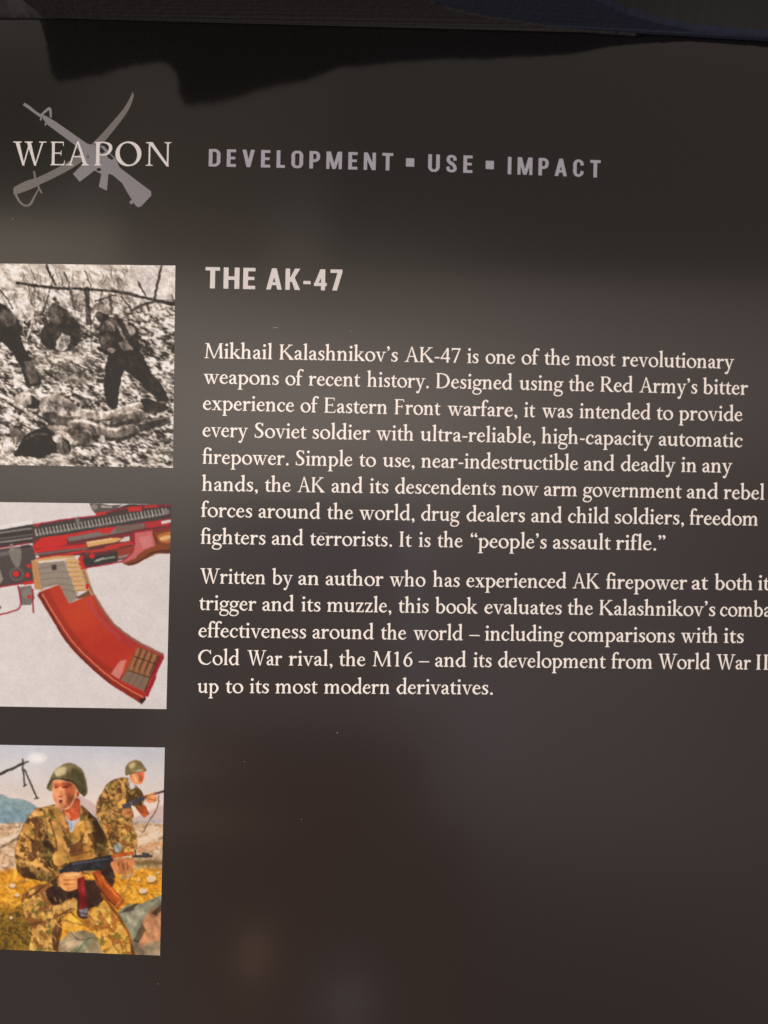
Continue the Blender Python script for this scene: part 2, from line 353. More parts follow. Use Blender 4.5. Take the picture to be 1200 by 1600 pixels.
def sans_font():
    F = {}; H = 100; W = 21     # cap height 100, stem 21
    def new(c, adv): F[c] = Glyph(adv); return F[c]
    def bar(g, x0, y0, x1, y1): g.poly([(x0, y0), (x1, y0), (x1, y1), (x0, y1)])
    g = new('D', 66); bar(g, 0, 0, W, H); g.stroke([(12, 7.5, 15), (38, 8, 16), (54, 22, 20), (55.5, 50, 21), (54, 78, 20), (38, 92, 16), (12, 92.5, 15)])
    def e(g, w): bar(g, 0, 0, W, H); bar(g, 0, 0, w, 16); bar(g, 0, 84, w, H); bar(g, 0, 43, w-4, 58)
    g = new('E', 52); e(g, 52)
    g = new('V', 70); g.diag(35, 0, 11, H, 21, 22); g.diag(35, 0, 59, H, 21, 22)
    g = new('L', 48); bar(g, 0, 0, W, H); bar(g, 0, 0, 48, 16)
    g = new('O', 66); g.stroke([(33, 92.5, 15), (47, 90, 17), (55.5, 76, 21), (55.5, 50, 21), (55.5, 24, 21), (47, 10, 17), (33, 7.5, 15), (19, 10, 17), (10.5, 24, 21), (10.5, 50, 21), (10.5, 76, 21), (19, 90, 17), (33, 92.5, 15)])
    g = new('P', 60); bar(g, 0, 0, W, H); g.stroke([(12, 92.5, 15), (34, 92, 16), (47, 84, 19), (50, 70, 20), (47, 55, 19), (34, 46, 16), (12, 45.5, 15)])
    g = new('M', 88); bar(g, 0, 0, 18, H); bar(g, 70, 0, 88, H); g.diag(44, 0, 13, H, 18, 24); g.diag(44, 0, 75, H, 18, 24)
    g = new('N', 68); bar(g, 0, 0, 19, H); bar(g, 49, 0, 68, H); g.diag(57, 0, 11, H, 22)
    g = new('T', 62); bar(g, 0, 84, 62, H); bar(g, 20.5, 0, 41.5, H)
    g = new('U', 66); bar(g, 0, 30, W, H); bar(g, 45, 30, 66, H); g.stroke([(10.5, 40, 21), (11, 24, 21), (20, 10, 17), (33, 7.5, 15), (46, 10, 17), (55, 24, 21), (55.5, 40, 21)])
    g = new('S', 62); g.stroke([(50, 68, 20), (48, 84, 18), (32, 92.5, 15), (16, 87, 18), (12, 72, 20), (20, 58, 20), (38, 46, 20), (50, 30, 20), (48, 14, 18), (31, 7.5, 15), (14, 14, 18), (11, 32, 20)])
    g = new('I', 22); bar(g, 0, 0, W, H)
    g = new('A', 74); g.diag(11, 0, 37, H, 21, 22); g.diag(63, 0, 37, H, 21, 22); bar(g, 20, 21, 54, 35)
    g = new('C', 64); g.stroke([(53, 66, 20), (50, 82, 18), (34, 92.5, 15), (18, 88, 17), (10.5, 74, 21), (10.5, 50, 21), (10.5, 26, 21), (18, 12, 17), (34, 7.5, 15), (50, 18, 18), (53, 34, 20)])
    g = new('H', 68); bar(g, 0, 0, W, H); bar(g, 47, 0, 68, H); bar(g, 15, 42, 55, 58)
    g = new('K', 68); bar(g, 0, 0, W, H); g.diag(22, 38, 56, H, 18, 25); g.diag(57, 0, 32, 60, 25, 20)
    g = new('-', 34); bar(g, 0, 28, 34, 43)
    g = new('4', 60); bar(g, 33, 0, 52, H-1); bar(g, 0, 20, 60, 35); g.diag(9, 26, 40, H-1, 17, 23)
    g = new('7', 56); bar(g, 0, 83, 56, 99); g.poly([(35, 90), (56, 90), (56, 86), (32, 0), (10, 0)])
    g = new('■', 45); bar(g, 0, 24, 45, 69)
    F[' '] = Glyph(30)
    return F

# ------------------------------------------------- union of the pieces -> clean outlines
def raster(ops, x0, y0, x1, y1, res):
    nx, ny = int((x1-x0)*res), int((y1-y0)*res); SS = 3
    img = np.zeros((ny, nx))
    for P, sign in ops:
        cov = np.zeros((ny, nx)); Q = (P-[x0, y0])*res
        X0, Y0 = Q[:, 0], Q[:, 1]; X1, Y1 = np.roll(X0, -1), np.roll(Y0, -1)
        r0, r1 = max(0, int(Y0.min())), min(ny, int(Y0.max())+1)
        for r in range(r0, r1):
            for s in range(SS):
                y = r+(s+.5)/SS; m = (Y0 <= y) != (Y1 <= y)
                if not m.any(): continue
                xs = np.sort(X0[m]+(y-Y0[m])*(X1[m]-X0[m])/(Y1[m]-Y0[m]))
                for a, b in zip(xs[::2], xs[1::2]):
                    ia, ib = int(a), int(b)
                    if ia == ib: cov[r, ia] += (b-a)/SS
                    else:
                        cov[r, ia] += (ia+1-a)/SS; cov[r, ia+1:ib] += 1/SS; cov[r, ib] += (b-ib)/SS
        img = np.maximum(img, np.minimum(cov, 1)) if sign > 0 else np.minimum(img, 1-np.minimum(cov, 1))
    return img

def soften(img, n):
    for _ in range(n):
        for ax in (0, 1):
            img = (np.roll(img, 1, ax)+2*img+np.roll(img, -1, ax))/4
    return img

def contours(img, lev=.5):
    """marching squares; closed loops of (x, y) in pixel units"""
    ny, nx = img.shape; v = img-lev; v[v == 0] = 1e-6; nxt = {}; pos = {}
    s = v > 0
    amb = np.argwhere((s[:-1, :-1] != s[1:, :-1]) | (s[:-1, :-1] != s[:-1, 1:]) | (s[:-1, :-1] != s[1:, 1:]))
    for j, i in amb:
        a, b, c, d = v[j, i], v[j, i+1], v[j+1, i+1], v[j+1, i]
        E = [((0, j, i), a, b, (i, j), (i+1, j)), ((1, j, i+1), b, c, (i+1, j), (i+1, j+1)), ((0, j+1, i), c, d, (i+1, j+1), (i, j+1)), ((1, j, i), d, a, (i, j+1), (i, j))]
        ins, outs = [], []
        for key, p, q, A, B in E:
            if (p > 0) != (q > 0):
                t = p/(p-q); pos[key] = (A[0]+.5+t*(B[0]-A[0]), A[1]+.5+t*(B[1]-A[1]))
                (outs if p > 0 else ins).append(key)
        if len(ins) == 1: nxt[ins[0]] = outs[0]
        elif len(ins) == 2:
            k = {e[0]: n for n, e in enumerate(E)}
            for a_ in ins:
                o = min(outs, key=lambda q: (k[q]-k[a_]) % 4 if (a+b+c+d) <= 0 else (k[a_]-k[q]) % 4); nxt[a_] = o
    loops = []; left = set(nxt)
    while left:
        st = left.pop(); L = [st]; k = nxt[st]
        while k != st and k in left: left.discard(k); L.append(k); k = nxt[k]
        loops.append(np.array([pos[q] for q in L]))
    return loops

def simplify(P, eps):
    def dp(a, b):
        if b <= a+1: return []
        d = P[b]-P[a]; n = math.hypot(*d)+1e-9; q = P[a+1:b]-P[a]
        h = np.abs(q[:, 0]*d[1]-q[:, 1]*d[0])/n; m = int(h.argmax())
        if h[m] < eps: return []
        m += a+1
        return dp(a, m)+[m]+dp(m, b)
    n = len(P)
    if n < 8: return P
    P = np.vstack([P, P[:1]]); far = int(np.hypot(*(P-P[0]).T).argmax())
    idx = [0]+dp(0, far)+[far]+dp(far, n)
    return P[idx]

def outline(g, res=1.0, soft=2, eps=.25, bold=0.0):
    if not g.ops: return []
    A = np.vstack([p for p, s in g.ops if s > 0]); x0, y0 = A.min(0)-8; x1, y1 = A.max(0)+8
    img = soften(raster(g.ops, x0, y0, x1, y1, res), soft)
    out = []
    for L in contours(img, .5-bold):
        if len(L) > 5: out.append(simplify(L, eps*res)/res+[x0, y0])
    return out

# every word: (word, left x, right x) and the base line as (x, y) points, in photograph pixels
LINES = [
 ([('Mikhail',319.2,425.3),('Kalashnikov’s',436.5,621.3),('AK-47',632,719.2),('is',729.9,747.5),('one',758.7,804.8),('of',815,842.7),('the',850.7,889.9),('most',899.5,961.3),('revolutionary',972,1146.7)],
  [(319,559.5),(640,565.2),(850,569.5),(930,571.9),(1100,574.8)]),
 ([('weapons',318.1,435.5),('of',445.9,474.1),('recent',482.1,562.7),('history.',573.3,669.9),('Designed',681.3,800.5),('using',811.5,880),('the',888.8,928),('Red',938.1,988.8),('Army’s',998.7,1089.3),('bitter',1097.9,1168.5)],
  [(370,600),(590,604.8),(730,607.3),(840,609.5),(960,612.1),(1130,616.1)]),
 ([('experience',317.1,459.5),('of',469.6,497.9),('Eastern',506.7,604.8),('Front',616.5,688),('warfare,',699.2,808),('it',818.7,836),('was',846.7,894.7),('intended',905.3,1016.5),('to',1025.9,1051.5),('provide',1060.8,1160)],
  [(380,642.1),(560,645.3),(650,647.3),(760,650.8),(870,652.7),(960,654.3),(1100,656.7)]),
 ([('every',316.5,387.2),('Soviet',397.9,478.7),('soldier',488.5,578.1),('with',588,645.9),('ultra-reliable,',656.8,836.5),('high-capacity',845.9,1020.5),('automatic',1029.3,1160)],
  [(350,682.7),(440,684.5),(540,686.7),(730,690),(870,692.9),(1090,697.5)]),
 ([('ﬁrepower.',316,450.9),('Simple',462.1,550.7),('to',561.3,587.2),('use,',598.1,647.5),('near-indestructible',657.9,903.2),('and',912.5,960),('deadly',969.9,1055.2),('in',1064,1088),('any',1097.3,1144)],
  [(340,724.7),(430,726.5),(520,728.1),(610,729.2),(720,731.5),(870,733.9),(935,735.2),(1010,736.5),(1110,737.9)]),
 ([('hands,',315.2,402.7),('the',413.9,454.1),('AK',464.5,507.5),('and',518.1,566.7),('its',577.3,606.7),('descendents',617.3,773.9),('now',784,841.3),('arm',850.1,901.3),('government',910.7,1064.8),('and',1073.3,1122.1),('rebel',1130.7,1194.1)],
  [(340,767.3),(440,768.1),(540,770),(700,772),(810,773.7),(960,776.8),(1050,778.1),(1170,780)]),
 ([('forces',313.9,393.9),('around',404,500.5),('the',511.2,551.5),('world,',561.3,647.5),('drug',657.9,718.1),('dealers',728.8,820),('and',830.1,878.1),('child',887.5,951.5),('soldiers,',960.5,1068.5),('freedom',1077.3,1184)],
  [(330,808.1),(450,809.2),(540,810.8),(690,814.1),(850,816.5),(1000,818.1),(1130,820.5)]),
 ([('ﬁghters',313.3,414.7),('and',424.8,473.9),('terrorists.',484.5,612.5),('It',624,643.2),('is',654.1,672.5),('the',683.5,722.7),('“people’s',735.2,853.9),('assault',864,954.1),('rifle.”',962.1,1039.2)],
  [(340,850),(440,851.3),(550,852.7),(640,853.9),(710,855.2),(790,856.8),(920,858.1),(1000,859.2)]),
 ([('Written',312.4,414.4),('by',424.9,457.5),('an',466.1,498),('author',508.9,598.9),('who',608.6,664.5),('has',676.1,718.1),('experienced',728.6,885),('AK',894.4,936.8),('ﬁrepower',946.9,1073.3),('at',1080.8,1106.3),('both',1116.4,1175.6),('its',1184.3,1213)],
  [(360,912),(480,913.5),(550,915),(640,916.3),(700,917),(800,918),(910,918.9),(1000,920.3),(1140,921.6)]),
 ([('trigger',311.3,400.1),('and',409.9,459.4),('its',470.6,500.6),('muzzle,',510.8,611.3),('this',622.5,669.4),('book',679.9,746.3),('evaluates',756.8,877.5),('the',886.9,926.3),('Kalashnikov’s',936.4,1117.5),('combat',1125,1215)],
  [(350,953.3),(430,954.8),(560,956.3),(650,957.4),(710,958),(810,959.3),(900,960.6),(1000,961.5),(1150,963)]),
 ([('effectiveness',310.1,478.1),('around',488.3,583.9),('the',595.1,634.5),('world',645.8,723),('–',733.1,749.3),('including',757.5,880.5),('comparisons',888.8,1053.8),('with',1063.9,1121.3),('its',1130.6,1161.8)],
  [(390,996.4),(530,998.3),(690,999.6),(800,1001.2),(950,1002.8),(1090,1003.9)]),
 ([('Cold',309.4,373.9),('War',386.3,440.6),('rival,',451.1,519.4),('the',529.9,570.8),('M16',582,644.3),('–',654.4,670.5),('and',679.9,728.3),('its',739.5,768),('development',778.1,946.1),('from',955.1,1018.9),('World',1028.3,1109.3),('War',1119.4,1173),('II',1181.3,1200)],
  [(340,1038.8),(480,1039.9),(620,1041.3),(710,1041.9),(800,1042.7),(900,1043.6),(990,1044.4),(1180,1046.2)]),
 ([('up',308.6,341.3),('to',352.5,379.9),('its',390,420),('most',430.1,496.1),('modern',506.3,608.6),('derivatives.',619.5,769.9)],
  [(325,1082.6),(400,1083),(560,1083.8),(765,1085)]),
]
# ------------------------------------------------------------------ printed lettering
SERIF, SANS = serif_font(), sans_font()
CACHE = {}
def inside(p, L):
    X0, Y0 = L[:, 0], L[:, 1]; X1, Y1 = np.roll(X0, -1), np.roll(Y0, -1); m = (Y0 <= p[1]) != (Y1 <= p[1])
    return int((X0[m]+(p[1]-Y0[m])*(X1[m]-X0[m])/(Y1[m]-Y0[m]) > p[0]).sum()) % 2
def fill(loops):
    """triangles of outlines that may have holes or lie apart"""
    depth = [sum(inside(L[0], K) for K in loops if K is not L) for L in loops]; V, T, n = [], [], 0
    for L, d in zip(loops, depth):
        if d % 2: continue
        grp = [L]+[K for K, e in zip(loops, depth) if e == d+1 and inside(K[0], L)]
        for a, b, c in tessellate_polygon([[Vector((p[0], p[1], 0)) for p in G] for G in grp]): T.append((a+n, b+n, c+n))
        V += grp; n += sum(len(G) for G in grp)
    return np.vstack(V), T
def glyph(font, key, c, soft):
    k = (key, c, soft)
    if k not in CACHE:
        loops = outline(font[c], soft=soft, bold=.14 if soft == 2 else 0)
        if not loops: CACHE[k] = None
        else:
            CACHE[k] = fill(loops)
    return CACHE[k]
def word_geo(font, key, word, xl, xr, base, sy, track=0.0, soft=2, bold=0.0, sx=None):
    """photo-space vertices of one word set between xl and xr on the base line"""
    parts = []; x = 0
    for c in word:
        g = glyph(font, key, c, soft)
        if g: parts.append((g[0]+[x, 0], g[1]))
        x += font[c].adv+track
    allv = np.vstack([p for p, t in parts]); a, b = allv[:, 0].min(), allv[:, 0].max()
    if sx is None: sx = (xr-xl)/(b-a)
    out = []
    for v, t in parts:
        px = xl+(v[:, 0]-a)*sx; py = base(px)-v[:, 1]*sy; px = px+v[:, 1]*sy*.0205
        out.append((np.stack([px, py], 1), t))
    return out
def text_obj(name, words, m, parent, lift):
    V, Fc, n = [], [], 0
    for parts in words:
        for v, t in parts:
            q = on_cover(page(v), lift)
            V.append(q)
            for a, b, c in t:
                p, r_, s_ = q[a], q[b], q[c]
                up = (r_[0]-p[0])*(s_[1]-p[1])-(r_[1]-p[1])*(s_[0]-p[0])
                if up == 0: continue
                Fc.append((a+n, b+n, c+n) if up > 0 else (a+n, c+n, b+n))
            n += len(v)
    return link(name, mesh(name, np.vstack(V), Fc), m, parent)
def line_fit(pts):
    xs, ys = zip(*pts)
    c = np.polyfit(xs, ys, 2 if len(xs) > 3 else 1)
    return lambda x: np.polyval(c, x)
blurb = bpy.data.objects.new('blurb', None); C.objects.link(blurb); blurb.parent = book
for words, bl in LINES:
    base = line_fit(bl)
    geo = [word_geo(SERIF, 'serif', w, a, b, base, .1535) for w, a, b in words]
    text_obj('text_line', geo, m_white, blurb, .012)
tag_base = line_fit([(335, 260.5), (435, 261.9), (530, 264), (605, 266), (680, 269), (730, 270.2), (797, 272.6), (855, 274.7), (930, 277)])
def sans_word(w, a, b, sy, base, tr): return word_geo(SANS, 'sans', w, a, b, base, sy, tr, 1)
text_obj('tagline', [sans_word('DEVELOPMENT', 326, 614, .272, tag_base, 36), sans_word('USE', 668.7, 738, .272, tag_base, 36), sans_word('IMPACT', 793.2, 938, .272, tag_base, 36),
                     sans_word('■', 634, 647, .29, tag_base, 0), sans_word('■', 758.6, 771.4, .29, tag_base, 0)], m_grey, book, .012)
hb = line_fit([(330, 450.6), (380, 451.5), (425, 452.5), (520, 453.9)])
text_obj('heading', [sans_word('THE', 320.6, 398.6, .332, hb, 16), sans_word('AK-47', 416, 534.4, .332, hb, 16)], m_pale, book, .012)

# ------------------------------------------------------------------ crossed rifle and sabre emblem with its word
emblem = bpy.data.objects.new('emblem', None); C.objects.link(emblem); emblem.parent = book
def shape_loops(build, off, sc, soft=1):
    g = Glyph(0); build(g)
    L = outline(g, res=1, soft=soft, eps=.4)
    L = [l/sc+off for l in L]
    return [fill(L)]
def rifle(g):
    g.stroke([(148, 130, 18), (180, 150, 20), (215, 178, 17), (262, 210, 19)])
    g.stroke([(258, 200, 14), (300, 162, 17), (314, 166, 16), (318, 215, 12)])
    g.stroke([(262, 210, 10), (252, 232, 12)]); g.stroke([(292, 240, 10), (282, 264, 12)])
    g.poly([(262, 192), (300, 212), (350, 242), (545, 378), (600, 392), (650, 392), (690, 440), (722, 468), (748, 528), (944, 676), (946, 702), (884, 768), (866, 776), (848, 766), (800, 690), (762, 624), (705, 574), (676, 566), (640, 572), (590, 545), (540, 490), (470, 388), (300, 262), (270, 226)])
    g.poly([(456, 566), (498, 617), (592, 545), (545, 478)])
    g.poly([(636, 556), (618, 648), (668, 672), (678, 560)])
    g.dot(822, 744, 12)
    g.poly([(600, 388), (628, 398), (658, 428), (640, 440), (606, 420)], -1)
    g.poly([(662, 440), (690, 446), (712, 472), (700, 480), (676, 468)], -1)
    g.dot(618, 540, 15, 10); g.ops[-1] = (g.ops[-1][0], -1)
    g.dot(548, 456, 10, 12); g.ops[-1] = (g.ops[-1][0], -1)
def sabre(g):
    g.stroke([(828, 56, 2), (826, 84, 18), (790, 160, 30), (725, 245, 38), (640, 345, 44), (540, 440, 46), (440, 510, 48), (330, 570, 46), (228, 618, 46)])
    g.stroke([(228, 618, 52), (170, 640, 58), (100, 670, 48), (84, 672, 30)])
    g.stroke([(212, 548, 12), (222, 600, 14), (246, 660, 12), (262, 688, 10)])
    g.stroke([(90, 668, 18), (106, 712, 15), (134, 752, 12), (166, 766, 12), (192, 752, 15), (214, 712, 12), (240, 664, 8)])
E_OFF = np.array([0., 130.])
text_obj('sabre', [shape_loops(sabre, E_OFF, 4.0)], m_dim2, emblem, .008)
text_obj('rifle', [shape_loops(rifle, E_OFF, 4.0)], m_dim, emblem, .012)
wb = line_fit([(25, 258.0), (265, 259.2)])
cap = [('W', 20, 71.9), ('E', 78.6, 101.5), ('A', 103, 139.4), ('P', 147, 175), ('O', 180, 220.6), ('N', 227.5, 267.5)]
text_obj('emblem_word', [word_geo(SERIF, 'serif', c, a, b, wb, .243, 0, 3) for c, a, b in cap], m_pale, emblem, .016)
# ------------------------------------------------------------------ printed pictures: painted as ink values on a fine grid of the print
class Canvas:
    """ink picture in its own sketch coordinates: sketch = (photo - off) * sc; painted at R cells per photo pixel"""
    R = 2.0; fold = None; lift = 0.0
    def __init__(s, off, sc, x0, y0, x1, y1):
        s.off, s.sc, s.o = np.array(off, float), sc, (x0, y0); s.w, s.h = int((x1-x0)*s.R), int((y1-y0)*s.R)
        s.a = np.zeros((s.h, s.w, 3)); s.k = s.R/sc
        yy, xx = np.mgrid[0:s.h, 0:s.w]; s.X = (xx+.5)/s.k+(x0-off[0])*sc; s.Y = (yy+.5)/s.k+(y0-off[1])*sc
    def pix(s, p): return (np.array(p, float)/s.sc+s.off-s.o)*s.R
    def mask(s, ops, blur=1):
        ops = [(s.clip(s.pix(p)), g) for p, g in ops]
        return soften(raster(ops, 0, 0, s.w, s.h, 1), blur)
    def clip(s, q): return np.stack([np.clip(q[:, 0], 0.01, s.w-1.01), np.clip(q[:, 1], .01, s.h-1.01)], 1)
    def lay(s, m, c, a=1.0):
        c = np.array(c, float)
        if s.fold is not None and c.ndim == 1: c = np.clip(c*(1+s.fold)+s.lift, 0, 255)
        s.a += (m*a)[..., None]*((c if c.ndim == 3 else c[None, None])-s.a)
    def poly(s, pts, c, a=1.0, blur=1, smooth=False):
        if smooth: pts = closed(pts)
        m = s.mask([(pts, 1)], blur); s.lay(m, c, a); return m
    def line(s, pts, w, c, a=1.0, blur=1):
        P = [(p[0], p[1], p[2] if len(p) > 2 else w) for p in pts]
        g = Glyph(0)
        g.stroke(P, 6) if len(P) > 2 else g.stroke([P[0], tuple((np.array(P[0])+P[1])/2), P[1]], 3)
        m = s.mask(g.ops, blur); s.lay(m, c, a); return m
    def oval(s, x, y, rx, ry, c, a=1.0, blur=1, rot=0):
        A = np.linspace(0, 2*math.pi, 28, endpoint=False); p = np.stack([rx*np.cos(A), ry*np.sin(A)], 1); cr, sn = math.cos(rot), math.sin(rot)
        m = s.mask([(np.stack([x+p[:, 0]*cr-p[:, 1]*sn, y+p[:, 0]*sn+p[:, 1]*cr], 1), 1)], blur); s.lay(m, c, a); return m
    def noise(s, size, sx=1.0, sy=1.0, rot=0.0, seed=0):
        """smooth value noise, about 0..1"""
        r = np.random.default_rng(seed); cr, sn = math.cos(rot), math.sin(rot)
        x = (s.X*cr+s.Y*sn)/(size*sx)+50.3; y = (-s.X*sn+s.Y*cr)/(size*sy)+50.7
        g = r.random((256, 256)); xi, yi = np.floor(x).astype(int), np.floor(y).astype(int); fx, fy = x-xi, y-yi; fx = fx*fx*(3-2*fx); fy = fy*fy*(3-2*fy)
        G = lambda i, j: g[j % 256, i % 256]
        return (G(xi, yi)*(1-fx)+G(xi+1, yi)*fx)*(1-fy)+(G(xi, yi+1)*(1-fx)+G(xi+1, yi+1)*fx)*fy
    def camo(s, m, cols, seed, size=34):
        size *= .74
        """blotched cloth inside mask m"""
        base = np.zeros_like(s.a)+np.array(cols[0], float)
        for i, c in enumerate(cols[1:]):
            n = .65*s.noise(size, 1, 1.3, .5+i, seed+i)+.35*s.noise(size*.45, 1, 1, i, seed+20+i)
            f = np.clip((n-.52)/.09, 0, 1)*.9; base += f[..., None]*(np.array(c, float)-base)
        s.lay(m, base)
    def finish(s, warp, wsize, grain, sizes, blur, seed, gamma=1.0, calm=None):
        """hand-made unevenness of the picture itself: wandering edges, brush or film mottle, soft screen"""
        dx = (s.noise(wsize, 1, 1, .3, seed)-.5+.5*(s.noise(wsize*.4, 1, 1, .9, seed+1)-.5))*2*warp*s.k
        dy = (s.noise(wsize, 1, 1, 1.1, seed+2)-.5+.5*(s.noise(wsize*.4, 1, 1, .1, seed+3)-.5))*2*warp*s.k
        yy, xx = np.mgrid[0:s.h, 0:s.w]; x = np.clip(xx+dx, 0, s.w-1.001); y = np.clip(yy+dy, 0, s.h-1.001)
        xi, yi = x.astype(int), y.astype(int); fx, fy = (x-xi)[..., None], (y-yi)[..., None]; A = s.a
        s.a = (A[yi, xi]*(1-fx)+A[yi, xi+1]*fx)*(1-fy)+(A[yi+1, xi]*(1-fx)+A[yi+1, xi+1]*fx)*fy
        n = sum(w*(s.noise(z, e, 1, ro, seed+9+i)-.5) for i, (z, w, e, ro) in enumerate(sizes))
        if calm is not None: n = n*calm
        s.a = np.clip(s.a*(1+grain*n[..., None])+grain*18*n[..., None], 0, 255)
        for c in range(3): s.a[..., c] = soften(np.pad(s.a[..., c], 4, mode='edge'), blur)[4:-4, 4:-4]
        s.a = 255*(s.a/255)**gamma
        return s
    def strokes(s, m, n, box, ang, ln, w, cols, a, seed, bend=.35):
        r = random.Random(seed)
        for _ in range(n):
            x, y = r.uniform(box[0], box[2]), r.uniform(box[1], box[3]); t = ang+r.gauss(0, .35); l = ln*r.uniform(.5, 1.3); b = r.uniform(-bend, bend)*l
            dx, dy = math.cos(t)*l, math.sin(t)*l; ww = w*r.uniform(.6, 1.3)
            g = Glyph(0); g.stroke([(x, y, ww*.4), (x+dx*.5-dy/l*b, y+dy*.5+dx/l*b, ww), (x+dx, y+dy, ww*.3)], 5)
            q = s.pix(np.vstack([o[0] for o in g.ops])); x0, y0 = np.maximum(q.min(0).astype(int)-4, 0); x1, y1 = np.minimum(q.max(0).astype(int)+5, (s.w, s.h))
            if x1-x0 < 4 or y1-y0 < 4: continue
            ops = [(np.clip(s.pix(o[0])-(x0, y0), .01, (x1-x0-1.01, y1-y0-1.01)), 1) for o in g.ops]
            mm = soften(raster(ops, 0, 0, x1-x0, y1-y0, 1), 1)*a*(1 if m is None else m[y0:y1, x0:x1])
            v = s.a[y0:y1, x0:x1]; v += mm[..., None]*(np.array(r.choice(cols), float)-v)
    def shade(s, m, k): s.a *= (1-m*(1-k))[..., None]
def closed(pts, n=6):
    P = np.array(pts, float); N = len(P); out = []
    for i in range(N):
        a, b, c, d = P[i-1], P[i], P[(i+1) % N], P[(i+2) % N]
        for k in range(n):
            t = k/n; out.append(.5*(2*b+(c-a)*t+(2*a-5*b+4*c-d)*t*t+(3*b-a-3*c+d)*t**3))
    return np.array(out)

def picture_one():                                  # monochrome photograph: men moving through scrub
    k = Canvas((0, 400), 4.0, -50, 408, 280, 736); r = random.Random(8)
    n1 = k.noise(22, 2.2, 1, .55, 1); n2 = k.noise(8.5, 2.0, 1, .35, 2); n3 = k.noise(60, 1, 1, 0, 3)
    g = np.clip(.5+(n1-.5)*1.1+(n2-.5)*1.3+(n3-.5)*.5, 0, 1)
    g = np.clip(.24+(g-.2)*1.0, 0, 1)
    T = lambda v: np.stack([48+185*v, 38+183*v, 30+172*v], -1)
    top = np.clip((k.Y-150)/260, 0, 1)
    k.a = T(np.clip(g*top+(1-top)*(.86+.5*(n1-.5)+.2*(n2-.5)), 0, 1))
    k.lay(np.clip((k.X-760)/120, 0, 1)*np.clip((330-k.Y)/90, 0, 1), (205, 198, 196), .75)
    k.lay(np.clip(1-np.abs(k.Y-640)/90, 0, 1)*np.clip((700-k.X)/200, 0, 1)*np.clip((k.X-180)/60, 0, 1), (205, 192, 175), .45)
    k.lay(np.clip((k.Y-1190)/80, 0, 1)*np.clip((n3-.3)*3, 0, 1), (208, 196, 180), .5)
    f = .9*(k.noise(48, 1, 1.6, .5, 41)-.5)+.9*(k.noise(20, 1, 1.8, -.4, 42)-.5)+.6*(k.noise(9, 1, 1.3, .6, 43)-.5)
    k.fold = (f*.5)[..., None]; k.lift = (f*22)[..., None]
    D, Dk, Md, Lt = (62, 50, 42), (36, 27, 21), (138, 123, 107), (226, 214, 199)
    k.strokes(None, 150, (90, 60, 800, 420), 1.45, 90, 5, [Md, D, D, Lt, (180, 166, 150)], .75, 5); k.strokes(None, 60, (700, 60, 1080, 330), 2.2, 60, 3.5, [Md, (170, 158, 146)], .5, 6)
    k.strokes(None, 420, (-100, 430, 1100, 1320), .55, 34, 9, [Dk, D, Lt, Lt, Md, (180, 166, 150)], .7, 7)
    for i in range(46):                             # reeds and saplings
        x = r.uniform(120, 760); y = r.uniform(60, 330); l = r.uniform(110, 300); dx = r.uniform(-.35, .35)*l
        k.line([(x, y), (x+dx*.4, y+l*.5), (x+dx, y+l)], r.uniform(4, 9), r.choice([Md, D, Lt, Lt, (180, 166, 150)]), .75)
    k.line([(100, 168), (330, 200), (560, 208), (740, 226), (920, 264), (1100, 308)], 17, D)
    for p, w in (([(288, 50), (310, 110), (352, 188)], 13), ([(1012, 56), (985, 170), (964, 268)], 15), ([(862, 160), (885, 205), (915, 255)], 11), ([(818, 348), (900, 302), (1005, 284), (1090, 296)], 17),
                 ([(590, 282), (660, 262), (725, 244)], 10), ([(756, 250), (790, 292), (832, 345)], 11), ([(915, 290), (932, 348)], 16), ([(530, 90), (560, 170), (580, 230)], 7), ([(400, 100), (430, 180), (470, 330)], 10), ([(1070, 240), (1095, 300)], 9)):
        k.line(p, w, D, .92)
    k.line([(542, 195), (548, 300), (556, 430)], 32, (74, 62, 52), .9); k.line([(688, 235), (694, 300), (702, 365)], 17, D, .9); k.line([(440, 190), (452, 280), (470, 330)], 18, (96, 82, 70), .8)
    # man at the left, cut by the frame
    k.poly([(-60, 190), (40, 200), (150, 250), (205, 320), (200, 385), (130, 400), (60, 330), (-60, 290)], (214, 202, 188), smooth=True, blur=2)
    k.poly([(120, 310), (180, 300), (210, 345), (190, 385), (130, 385)], (180, 165, 148), .6, 3, True)
    k.poly([(-200, 280), (10, 300), (80, 360), (125, 430), (135, 530), (190, 640), (240, 740), (255, 800), (170, 806), (130, 700), (60, 580), (-40, 520), (-200, 500)], Dk, smooth=True, blur=2)
    k.poly([(0, 345), (60, 335), (100, 385), (90, 430), (20, 440)], (120, 106, 93), .5, 3, True); k.line([(-10, 200), (40, 262), (80, 330)], 9, Dk, .8)
    k.poly([(150, 660), (215, 650), (250, 790), (180, 800)], (110, 96, 84), .8, 3)
    # crouching man behind
    k.poly([(255, 470), (330, 400), (420, 380), (490, 420), (505, 520), (440, 595), (340, 590), (265, 550)], (52, 42, 35), .92, 2, True)
    k.poly([(300, 330), (350, 285), (400, 330), (470, 400), (420, 430), (320, 410)], (78, 65, 55), .85, 2, True)
    k.poly([(340, 575), (362, 520), (392, 478), (420, 500), (440, 498), (442, 540), (420, 575), (385, 598)], (206, 194, 178), .9, 2); k.line([(385, 500), (395, 560), (380, 590)], 9, (120, 106, 92), .7, 2); k.poly([(300, 235), (340, 222), (400, 262), (440, 330), (380, 310)], (220, 208, 192), .9, 2)
    k.line([(330, 260), (372, 296)], 16, D, .9)
    k.poly([(330, 760), (400, 700), (520, 720), (590, 770), (540, 800), (400, 790)], (88, 74, 62), .5, 4, True)
